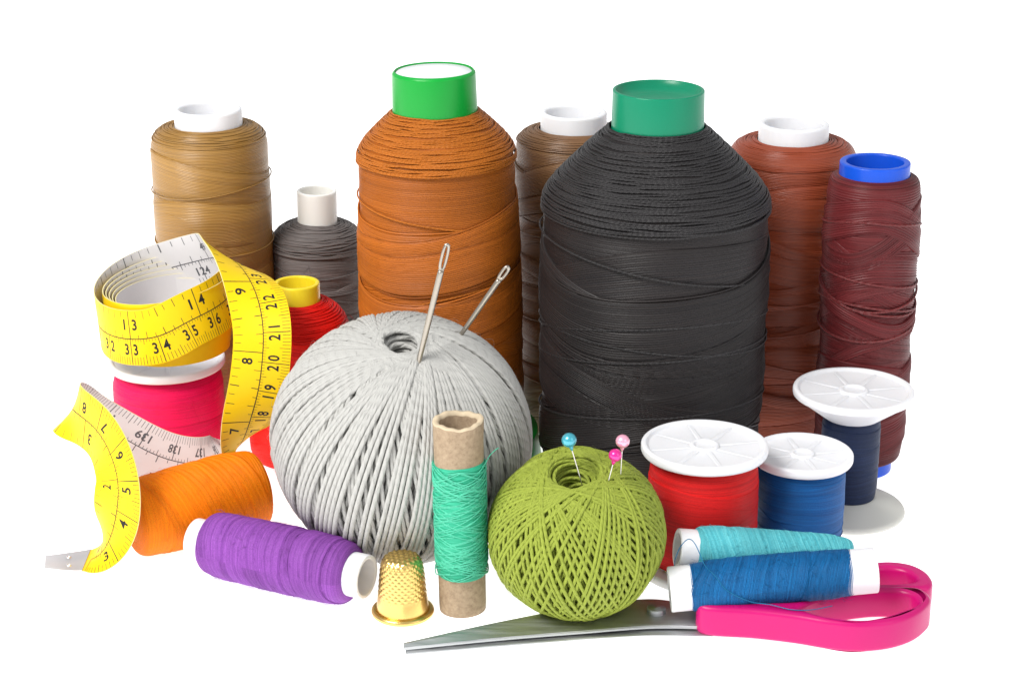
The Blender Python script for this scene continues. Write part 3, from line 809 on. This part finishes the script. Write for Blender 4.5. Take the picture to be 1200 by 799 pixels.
# ---------------------------------------------------------------- needles and pins
STEEL = metal('polished_steel', '#d8d4cc', .32, var=.1)
STEEL_N = metal('needle_steel', '#aaa297', .3, var=.12)
def needle(label, tip, top, w, eye_len, r, yaw, eye_w):
    tip = Vector(tip); top = Vector(top); L = (top - tip).length
    t = thing('sewing_needle', label, 'sewing needle', tuple(tip), axis_rot(tip, top, yaw), 'needles stuck in the grey yarn ball')
    d = eye_len; w2 = w / 2
    prof = [(0.02, -12)] + [(r * s, z) for s, z in ((.5, -4), (.8, 0), (.95, L * .3), (1, L * .6), (1, L - d - 1.5), (.98, L - d - .5), (.9, L - d + .1), (.3, L - d + .2), (0.01, L - d + .25))]
    lathe('shaft', prof, STEEL_N, t, 24)
    # eye: a flattened oval ring of wire-like rails
    n = 64; a = np.linspace(0, 2 * PI, n, endpoint=False)
    cx = np.sign(np.cos(a)) * np.abs(np.cos(a)) ** .8 * (w2 - eye_w / 2); cz = L - d / 2 + np.sign(np.sin(a)) * np.abs(np.sin(a)) ** .7 * (d / 2 - eye_w / 2)
    P = np.stack([cx, 0 * cx, cz], 1)
    N = np.tile([0, 1.0, 0], (n, 1))
    V, Q, UV = tube(P, eye_w / 2 * 1.15, 10, True, N)
    quad_mesh('eye', V, Q, UV, STEEL_N, t)
    A = Acc()   # solid webs above and below the opening
    for zc, h in ((L - eye_w * .75, eye_w * 1.3), (L - d + eye_w * .3, eye_w * 1.8)):
        u = np.linspace(0, 2 * PI, 20, endpoint=False); v = np.linspace(-PI / 2, PI / 2, 9)
        G = np.stack([np.cos(u)[:, None] * np.cos(v) * (w2 * .82), np.sin(u)[:, None] * np.cos(v) * eye_w * .5, zc + np.sin(v)[None, :] * h * .5 * np.ones((20, 1))], -1)
        A.add(*grid(G, closeu=True))
    A.build('eye_web', STEEL_N, t)
needle('taller steel needle with long eye, standing left in the grey yarn ball', (-29.3, -86.0, 70.2), (-19.3, -86, 110.9), 2.3, 9.0, .95, .1, .8)
needle('shorter steel needle with small oval eye, leaning right in the grey yarn ball', (-16.2, -66, 74.5), (-1.0, -66.5, 97.5), 2.4, 5.6, .88, .0, .95)

def pearl(name, col):
    m, nt, b = new_mat(name)
    b.inputs['Base Color'].default_value = lin(col); b.inputs['Roughness'].default_value = .22
    setin(b, 'Coat Weight', .8); setin(b, 'Coat Roughness', .08); b.inputs['Metallic'].default_value = .35
    lw = nt.nodes.new('ShaderNodeTexNoise'); lw.inputs['Scale'].default_value = 900
    r = nt.nodes.new('ShaderNodeMapRange'); r.inputs[3].default_value = .2; r.inputs[4].default_value = .35
    nt.links.new(lw.outputs['Fac'], r.inputs[0]); nt.links.new(r.outputs[0], b.inputs['Roughness'])
    return m
def pin(label, head, foot, col, r=2.15):
    head = Vector(head); foot = Vector(foot); L = (head - foot).length
    t = thing('pearl_pin', label, 'sewing pin', tuple(foot), axis_rot(foot, head), 'pearl headed pins in the green ball')
    lathe('shaft', [(0.02, -6), (.17, -3), (.19, L)], STEEL, t, 12)
    a = np.linspace(-PI / 2, PI / 2, 24)
    prof = [(max(.01, r * math.cos(x)), L + r * math.sin(x) * .97) for x in a]
    lathe('head', prof, pearl(label.split()[0] + '_pearl', col), t, 32)
    lathe('head_collar', [(.2, L - r * 1.5), (.6, L - r * 1.15), (.8, L - r * .8)], pearl(label.split()[0] + '_collar', col), t, 16)
pin('teal blue pearl headed pin, leftmost in the green yarn ball', (16.8, -117, 60.0), (21.0, -118.5, 45.5), '#3fa3b5', 2.25)
pin('hot pink pearl headed pin, lower of the two at the right', (30.4, -118.5, 55.8), (27.7, -119.5, 44.6), '#e0208e', 2.0)
pin('pale pink pearl headed pin standing just behind the hot pink one', (32.7, -115, 58.8), (32.2, -115, 46.1), '#f0a9c0', 2.1)

# ---------------------------------------------------------------- thimble
GOLD = metal('brass', '#e6c477', .28, var=.12, scale=200)
def thimble():
    t = thing('thimble', 'golden brass thimble with dimpled top standing beside the purple spool', 'thimble', (-33.6, -111.2, 0), (0, 0, .2))
    n = 240; th = np.linspace(0, 2 * PI, n, endpoint=False)
    prof = smooth_prof([(8.2, .9), (7.95, 3), (7.35, 8), (6.9, 14), (6.4, 17.2), (5.6, 18.8), (4, 19.5), (0.02, 19.7)], 170)
    d = np.concatenate([[0], np.cumsum(np.linalg.norm(np.diff(prof, axis=0), axis=1))])
    T = np.gradient(prof, axis=0); T /= np.linalg.norm(T, axis=1, keepdims=True)
    nr, nz = T[:, 1], -T[:, 0]
    nr, nz = np.abs(nr), np.abs(nz)
    z = prof[:, 1]
    mask = 1 / (1 + np.exp(-(z - 6.8) * 3))
    q = 22
    w1 = np.cos(q * th[:, None] / 1 + d[None, :] * 3.3); w2 = np.cos(q * th[:, None] - d[None, :] * 3.3)
    pat = np.minimum(w1, w2)
    # dimples on the crown: hex grid in xy
    X = np.cos(th)[:, None] * prof[None, :, 0]; Yc = np.sin(th)[:, None] * prof[None, :, 0]
    k = 2 * PI / 1.55
    hx = np.cos(k * X) + np.cos(k * (X * .5 + Yc * .866)) + np.cos(k * (-X * .5 + Yc * .866))
    crown = 1 / (1 + np.exp(-(z - 18.4) * 6))[None, :]
    disp = (mask[None, :] * .10 * pat) * (1 - crown) + crown * (.07 * hx)
    P = np.stack([np.cos(th)[:, None] * (prof[None, :, 0] + disp * nr[None, :]), np.sin(th)[:, None] * (prof[None, :, 0] + disp * nr[None, :]), z[None, :] + disp * nz[None, :]], -1)
    V, Q, UV = grid(P, closeu=True)
    quad_mesh('cup', V, Q, UV, GOLD, t)
    lathe('inner_wall', [(5.6, 17), (7.4, 1.2), (7.7, .5)], GOLD, t)
    a = np.linspace(0, 2 * PI, 20, endpoint=False)
    lathe('rolled_rim', [(8.75 + .95 * math.cos(x), .95 + .9 * math.sin(x)) for x in a], GOLD, t, closeprof=True)
thimble()

# ---------------------------------------------------------------- scissors
PINK_P = plastic('hot_pink_plastic', '#bd0d69', .32, .15, .02, .5)
GREYINK, nt_, b_ = new_mat('grey_ink')
b_.inputs['Base Color'].default_value = (.09, .09, .1, 1); b_.inputs['Roughness'].default_value = .7
BLADE = metal('brushed_blade_steel', '#c9cbcd', .5, (.05, 1, 1), 900, .02, .3)
def flat_curve(name, splines, z0, z1, bevel, mat, parent, res=3):
    cu = bpy.data.curves.new(name, 'CURVE'); cu.dimensions = '2D'; cu.fill_mode = 'BOTH'
    for pts, smooth in splines:
        p = spline(list(pts) + [pts[0]], len(pts) * 8)[:-1] if smooth else np.array(pts, float)
        s = cu.splines.new('POLY'); s.points.add(len(p) - 1)
        for q, c in zip(s.points, p): q.co = (c[0] * MM, c[1] * MM, 0, 1)
        s.use_cyclic_u = True
    cu.extrude = ((z1 - z0) / 2 - bevel) * MM; cu.bevel_depth = bevel * MM; cu.bevel_resolution = res
    cu.offset = -bevel * MM
    tmp = bpy.data.objects.new('tmp', cu); COL.objects.link(tmp)
    dg = bpy.context.evaluated_depsgraph_get()
    me = bpy.data.meshes.new_from_object(tmp.evaluated_get(dg))
    bpy.data.objects.remove(tmp)
    me.name = name
    me.materials.clear(); me.materials.append(mat)
    for v in me.vertices: v.co.z += (z0 + z1) / 2 * MM
    o = bpy.data.objects.new(name, me); COL.objects.link(o); o.parent = parent
    me.polygons.foreach_set('use_smooth', np.ones(len(me.polygons), bool))
    me.set_sharp_from_angle(angle=math.radians(35))
    return o
def scissors():
    ox, oy = 43.8, -112.5
    t = thing('scissors', 'closed steel scissors with hot pink plastic handles lying in front', 'scissors', (ox, oy, 0))
    def rel(l): return [(x - ox, y - oy) for x, y in l]
    # front blade: hollow-ground, ridge between spine and edge
    def blade(name, spine, edge, ts, te, z0, rough=None):
        n = 40
        sp_ = spline([(x - ox, y - oy, 0) for x, y in spine], n); ed = spline([(x - ox, y - oy, 0) for x, y in edge], n)
        m = min(len(sp_), len(ed)); sp_ = sp_[:m]; ed = ed[:m]
        f = [0, 0, .03, .38, .42, .97, 1, 1]
        hz = [0, ts, ts + .15, ts + .1, ts, te, te * .6, 0]
        P = np.zeros((m, len(f), 3))
        for j, (a, h) in enumerate(zip(f, hz)):
            P[:, j, :2] = sp_[:, :2] * (1 - a) + ed[:, :2] * a; P[:, j, 1] -= 2.6; P[:, j, 2] = z0 + h
        V, Q, UV = grid(P, closev=True)
        o = quad_mesh(name, V, Q, UV, BLADE, t, True)
        o.data.set_sharp_from_angle(angle=math.radians(20))
        cap = None
        return o
    blade('blade', [(-32.0, -133.0), (-5, -120.3), (20, -110.4), (38, -105.5), (48, -106), (60, -112), (75, -116)], [(-31.8, -134.6), (-5, -129.0), (22, -124.4), (38, -121.8), (48, -121.3), (60, -122), (75, -124)], 1.5, .9, 1.4)
    blade('blade', [(-31.5, -133.4), (-5, -124), (20, -114.4), (38, -108.5), (48, -108), (60, -110), (72, -110)], [(-31.2, -135.0), (-5, -130.4), (22, -125.9), (38, -123.8), (48, -123.6), (60, -124), (72, -122)], 1.0, .5, .1)
    p = lathe('pivot_screw', np.vstack([[(0.01, 4.2)], bev([(2.7, 4.4), (2.9, 3.9), (2.9, 2.2)], .3, False)]), BLADE, t, 40)
    p.location = (.2 * MM, -3.2 * MM, 0)
    s = lathe('screw_slot', [(0.01, 4.45), (1.3, 4.5), (1.4, 4.2)], BLADE, p, 24)
    # handles
    h1o = [(55.4, -123.0), (60, -119.6), (68, -117.2), (78, -118.8), (90, -117.8), (100, -114.6), (110, -112.6), (119, -112.9), (125.5, -114.2), (127.6, -120.5), (124.4, -126.6), (119.0, -132.0), (111.5, -135.8), (102, -137.2), (93, -135.4), (84, -132.2), (72, -129.2), (61, -127.8), (56.4, -126.0)]
    h1i = [(85.5, -127.2), (92.5, -132.2), (101, -134.8), (109.5, -132.8), (116.6, -128.8), (122.2, -124.6), (122.4, -119.4), (118.5, -116.2), (111, -115.8), (103, -117.6), (93, -120.8)]
    flat_curve('handle', [(rel([(x - max(0, x - 90) * .03, y + .3) for x, y in h1o]), True), (rel([(x - max(0, x - 90) * .03, y + .3) for x, y in h1i]), True)], 0.2, 10.2, 1.6, PINK_P, t)
    h2o = [(62, -112.6), (72, -109.8), (84, -107.8), (96, -104.5), (106, -97.5), (116, -93.4), (124, -94.6), (128.6, -99.5), (129.8, -106.5), (127.4, -111.2), (121, -112.2), (112, -111.9), (102, -113.2), (90, -115), (76, -116.5), (64, -116.6)]
    h2i = [(104, -104.6), (110, -100.2), (117, -98.0), (122.6, -100.2), (124.6, -105.4), (122.2, -108.0), (116, -108.9), (108, -108.0)]
    flat_curve('handle', [(rel(h2o), True), (rel(h2i), True)], 0.3, 9.0, 1.5, PINK_P, t)
scissors()

# ---------------------------------------------------------------- tape measure
TP = [(0,(-149.5,-82,2.6),(-.38,.88,-.22)),(1,(-142.3,-80.5,1.9),(-.2,.93,-.15)),(1.8,(-136.8,-79.2,1.9),(-.1,.96,-.1)),(2.5,(-132,-79.6,3.6),(-.35,.85,-.15)),(3.2,(-128.0,-81,12.0),(-.68,.6,-.25)),(4,(-125.4,-83.0,22.0),(-.8,.5,-.3)),
 (5,(-124.4,-82.5,31.2),(-0.8,0.48,-0.36)),(6,(-127.2,-77.5,38.2),(-0.72,0.52,-0.45)),(7,(-132.7,-69.0,43.0),(-0.56,0.5,-0.69)),(8,(-140.8,-59.0,44.2),(-0.52,0.5,-0.7)),(8.7,(-145.5,-52.0,44.0),(-0.5,0.48,-0.74)),(9.4,(-145.0,-44.0,40.1),(-0.4,0.35,-0.84)),(10.2,(-137.5,-38.0,31.4),(-0.3,0.1,-0.93)),(11,(-126.5,-36.0,22.6),(-0.22,-0.05,-0.96)),(12,(-116.2,-35.0,17.3),(-0.1,-0.1,-1)),(13,(-106.0,-34.0,15.4),(0.1,-0.15,-1)),(14,(-99.5,-32.0,16.0),(0.15,-0.45,-0.85)),(15,(-96.3,-29.0,17.8),(-0.25,-0.65,-0.6)),(16,(-94.1,-28.5,20.2),(-0.5,-0.7,-0.4)),(17,(-91.7,-31.0,25.0),(-0.7,-0.5,-0.25)),(18,(-88.8,-34.0,33.3),(-0.88,-0.3,-0.12)),(19,(-85.6,-35.0,43.6),(-0.97,-0.1,0)),(20,(-84.1,-34.0,53.3),(-1,0,0)),(21,(-83.5,-31.0,62.6),(-1,0,0.03)),(22,(-85.3,-25.0,70.8),(-0.98,-0.1,0.1)),(23,(-89.6,-16.0,76.9),(-0.85,-0.35,0.25)),(24,(-96.7,-3.0,79.8),(-0.55,-0.65,0.5)),(25,(-103.9,9.0,76.9),(-0.3,-0.4,0.85)),(26,(-110.7,19.0,72.8),(-0.08,-0.1,1))]
# outer turn of the roll, then the inner turns; angle ccw from +x
cx, cy = -121.5, 1.5
ang = math.radians(105); s = 27.0; Rr = 24.0
while s < 108:
    turn = (ang - math.radians(105)) / (2 * PI)
    if turn < 1.0: Rr = 24.0 - 1.3 * max(0, turn - .55) / .45 if turn > .55 else 24.0
    else: Rr = 22.7 - (turn - 1) * .66
    Rr = max(Rr, 7)
    sh = max(0, 24.0 - Rr) * .55
    x = cx + sh * .95 + Rr * math.cos(ang); y = cy + sh * .45 + Rr * math.sin(ang)
    # the outer turn rides high and slants (high at back right), inner turns sit on the spool
    f = min(1.0, max(0.0, (turn - .62) / .5)); f = f * f * (3 - 2 * f)
    zo = 63.0 + 4.6 * math.cos(ang - math.radians(25)) + 3.0 * math.sin(ang) * (ang < math.radians(290))
    g1 = max(0., 1 - max(0, turn - 1) / 6)
    zi = 53.0 + 8.5 * g1 + 3.6 * g1 * math.cos(ang - math.radians(25))
    zc = zo * (1 - f) + zi * f
    lean = Vector((-.10 * math.cos(ang) * (1 - f), -.10 * math.sin(ang) * (1 - f), 1))
    if s < 40:
        lean += Vector((-.16, 0, 0)) * (1 - f)
    TP.append((s, (x, y, zc), tuple(lean)))
    ds = 0.8
    s += ds; ang += ds * 10 / Rr
TPs = np.array([p[0] for p in TP]); TPc = np.array([p[1] for p in TP]); TPb = np.array([p[2] for p in TP])
TPb = TPb / np.linalg.norm(TPb, axis=1, keepdims=True)
def hermite(xs, ys, x):
    m = np.gradient(ys, xs, axis=0)
    i = np.clip(np.searchsorted(xs, x, side='right') - 1, 0, len(xs) - 2)
    h = (xs[i + 1] - xs[i]); t_ = ((x - xs[i]) / h)[:, None]; h = h[:, None]
    return (2 * t_**3 - 3 * t_**2 + 1) * ys[i] + (t_**3 - 2 * t_**2 + t_) * h * m[i] + (-2 * t_**3 + 3 * t_**2) * ys[i + 1] + (t_**3 - t_**2) * h * m[i + 1]
FS = np.arange(0, TPs[-1], .08)
FC = hermite(TPs, TPc, FS); FB = hermite(TPs, TPb, FS)
# light smoothing
def smoothit(a, k):
    for _ in range(k):
        a[1:-1] = .25 * a[:-2] + .5 * a[1:-1] + .25 * a[2:]
    return a
FC = smoothit(FC, 60); FB = smoothit(FB, 60)
FT = np.gradient(FC, axis=0); FT /= np.linalg.norm(FT, axis=1, keepdims=True)
FB = FB - FT * np.sum(FB * FT, 1, keepdims=True); FB /= np.linalg.norm(FB, axis=1, keepdims=True)
FN = np.cross(FT, FB)            # s increasing, B toward the inch edge -> N out of the yellow face
W_TAPE = 19.5
def tape_pt(s, v, h):
    s = np.asarray(s, float); v = np.asarray(v, float)
    f = lambda A_: np.stack([np.interp(s, FS, A_[:, k]) for k in range(3)], -1)
    B = f(FB); N = f(FN)
    return f(FC) + B * (v - W_TAPE / 2)[..., None] + N * (h + 0 * v)[..., None]

tape = thing('tape_measure', 'yellow and white tape measure rolled on the crimson spool, free end curling forward', 'tape measure', (0, 0, 0))
def tape_mat(name, col, var=.03):
    m = plastic(name, col, .42, 0.0, var, .4, 90)
    return m
YEL = tape_mat('tape_yellow', '#f0cb0a', .03); WHT = tape_mat('tape_white', '#d9d6d6', .02); EDGE = tape_mat('tape_edge', '#e0d49a')
A = Acc()
vv = np.linspace(0, W_TAPE, 9)
hT = .17
sec = [(v, hT) for v in vv] + [(v, -hT) for v in vv[::-1]]
P = np.stack([tape_pt(FS, np.full(len(FS), v), np.full(len(FS), h)) for v, h in sec], 1)
V, Q, UV = grid(P, FS * 10, None, closev=True)
nsec = len(sec)
jj = np.tile(np.arange(nsec), len(FS) - 1)
mi = np.where(jj < 8, 0, np.where(jj == 8, 2, np.where(jj < 17, 1, 2)))
band = quad_mesh('tape_band', V, Q, UV, [YEL, WHT, EDGE], tape, True, mi)
band.data.set_sharp_from_angle(angle=math.radians(50))

INK, nt_, b_ = new_mat('black_ink')
b_.inputs['Base Color'].default_value = (.02, .02, .02, 1); b_.inputs['Roughness'].default_value = .6
setin(b_, 'Specular IOR Level', .2)
class Print:
    def __init__(s, side): s.V = []; s.F = []; s.n = 0; s.side = side
    def rect(s, s0, s1, v0, v1, n=1):
        """thin printed bar"""
        a = np.linspace(s0, s1, n + 1)
        for k in range(n):
            q = [(a[k], v0), (a[k + 1], v0), (a[k + 1], v1), (a[k], v1)]
            s.poly(q)
    def poly(s, q):
        S = np.array([p[0] for p in q]); Vv = np.array([p[1] for p in q])
        pts = tape_pt(S, Vv, np.full(len(q), s.side * (hT + .03)))
        if s.side < 0: pts = pts[::-1]
        s.V += [tuple(p * MM) for p in pts]; s.F.append(tuple(range(s.n, s.n + len(q)))); s.n += len(q)
    def build(s, name, parent):
        me = bpy.data.meshes.new(name); me.from_pydata(s.V, [], s.F); me.materials.append(INK if s.side > 0 else GREYINK)
        o = bpy.data.objects.new(name, me); COL.objects.link(o); o.parent = parent
        return o
_glyph = {}
def glyph(txt):
    if txt in _glyph: return _glyph[txt]
    cu = bpy.data.curves.new('tmp', 'FONT'); cu.body = txt; cu.size = 1; cu.align_x = 'CENTER'; cu.align_y = 'CENTER'; cu.resolution_u = 3; cu.offset = .022
    o = bpy.data.objects.new('tmp', cu); COL.objects.link(o)
    me = bpy.data.meshes.new_from_object(o.evaluated_get(bpy.context.evaluated_depsgraph_get()))
    bpy.data.objects.remove(o)
    import bmesh
    bm = bmesh.new(); bm.from_mesh(me)
    bmesh.ops.triangulate(bm, faces=bm.faces[:])
    for _ in range(3):
        e = [e for e in bm.edges if e.calc_length() > .16]
        if e: bmesh.ops.subdivide_edges(bm, edges=e, cuts=1); bmesh.ops.triangulate(bm, faces=bm.faces[:])
    bm.verts.index_update()
    r = ([tuple(v.co[:2]) for v in bm.verts], [[v.index for v in f.verts] for f in bm.faces])
    bm.free()
    _glyph[txt] = r
    return r
def put_text(pr_, txt, s0, v0, size, xs, flip=1):
    vs_, fs = glyph(txt)
    co = np.array(vs_)
    S = s0 + flip * co[:, 0] * size * xs / 10; Vv = v0 + co[:, 1] * size
    pts = tape_pt(S, Vv, np.full(len(co), pr_.side * (hT + .03)))
    base = pr_.n
    pr_.V += [tuple(p * MM) for p in pts]; pr_.n += len(co)
    for f in fs:
        pr_.F.append(tuple(base + i for i in (f if pr_.side > 0 else f[::-1])))
MID = 9.4
def scale_print(side, s0, s1, name, total=None):
    p = Print(side)
    lw = .16
    n = int((s1 - s0) / .12)
    p.rect(s0, s1, MID - .16, MID + .16, n)
    for k in range(int(math.ceil(s0 * 10)), int(s1 * 10)):
        s_ = k / 10
        t_ = lw / 20
        if k % 10 == 0: p.rect(s_ - t_ * 1.5, s_ + t_ * 1.5, 0.2, MID)
        elif k % 5 == 0: p.rect(s_ - t_, s_ + t_, 0.2, 3.8); p.rect(s_ - t_, s_ + t_, MID - 2.0, MID)
        else: p.rect(s_ - t_ * .8, s_ + t_ * .8, 0.2, 2.9); p.rect(s_ - t_ * .8, s_ + t_ * .8, MID - 1.1, MID)
    inch0 = 0 if side > 0 else (150 - 59 * 2.54)
    for k in range(0, 8 * 60):
        s_ = inch0 + k * .3175
        if not s0 < s_ < s1: continue
        if k % 8 == 0: p.rect(s_ - .014, s_ + .014, MID, W_TAPE - .2, 4)
        elif k % 4 == 0: p.rect(s_ - .013, s_ + .013, MID, MID + 2.4); p.rect(s_ - .016, s_ + .016, W_TAPE - 3.6, W_TAPE - .4)
        elif k % 2 == 0: p.rect(s_ - .009, s_ + .009, MID, MID + 2.4); p.rect(s_ - .009, s_ + .009, W_TAPE - 3.2, W_TAPE - .4)
        else: p.rect(s_ - .009, s_ + .009, MID, MID + 1.4); p.rect(s_ - .009, s_ + .009, W_TAPE - 2.6, W_TAPE - .6)
    for c in range(int(s0) + 1, int(s1)):
        if side > 0:
            txt = str(c)
            if len(txt) == 1: put_text(p, txt, c - .26, 5.6, 5.2, .8)
            else: put_text(p, txt[0], c - .17, 5.4, 5.4, .72); put_text(p, txt[1], c + .17, 5.4, 5.4, .72)
        else:
            txt = str(150 - c)
            put_text(p, txt, c + .0, 5.2, 4.2, .74, -1)
    for i in range(1, 60):
        c = inch0 + i * 2.54
        if not s0 + .3 < c < s1 - .3: continue
        if side > 0:
            txt = str(i)
            if len(txt) == 1: put_text(p, txt, c - .34, 14.2, 5.0, .95)
            else: put_text(p, txt[0], c - .2, 14.2, 5.2, .9); put_text(p, txt[1], c + .22, 14.2, 5.2, .9)
        else:
            txt = str(59 - i)
            put_text(p, txt, c, 14.0, 3.8, .8, -1)
    return p.build(name, band)
scale_print(1, 2.0, 46.0, 'printed_scale')
scale_print(-1, 8.0, 62.0, 'printed_scale')

# metal clip on the free end, with two rivets
CLIP = metal('tape_clip_steel', '#ececee', .45, scale=150, var=.1)
ss = np.linspace(-.05, 1.75, 12)
rows = [(-.15, .36), (W_TAPE + .15, .36), (W_TAPE + .15, -.36), (-.15, -.36)]
def tp_ext(s_, v, h):
    q = tape_pt(np.maximum(s_, 0), np.full(len(s_), v), np.full(len(s_), h))
    q += np.minimum(s_, 0)[:, None] * 10 * FT[0]
    return q
vv = np.linspace(-.15, W_TAPE + .15, 7)
sec = [(v, .36) for v in vv] + [(v, -.36) for v in vv[::-1]]
P = np.stack([tp_ext(ss, v, h) for v, h in sec], 1)
V, Q, UV = grid(P, None, None, closev=True)
clip = quad_mesh('metal_clip', V, Q, UV, CLIP, tape, True)
clip.data.set_sharp_from_angle(angle=math.radians(40))
for v0 in (5.2, 14.3):
    a = np.linspace(0, 2 * PI, 20, endpoint=False)
    G = np.zeros((20, 5, 3))
    for j, (rr, hh) in enumerate(((1.15, .37), (1.1, .62), (.8, .66), (.55, .6), (.5, .38))):
        G[:, j] = tp_ext(.95 + rr * np.cos(a) / 10, 0, 0) * 0 + np.array([tape_pt(np.array([.95 + rr * math.cos(x) / 10]), np.array([v0 + rr * math.sin(x)]), np.array([hh]))[0] for x in a])
    V, Q, UV = grid(G, closeu=True)
    quad_mesh('rivet', V, Q, UV, CLIP, clip)
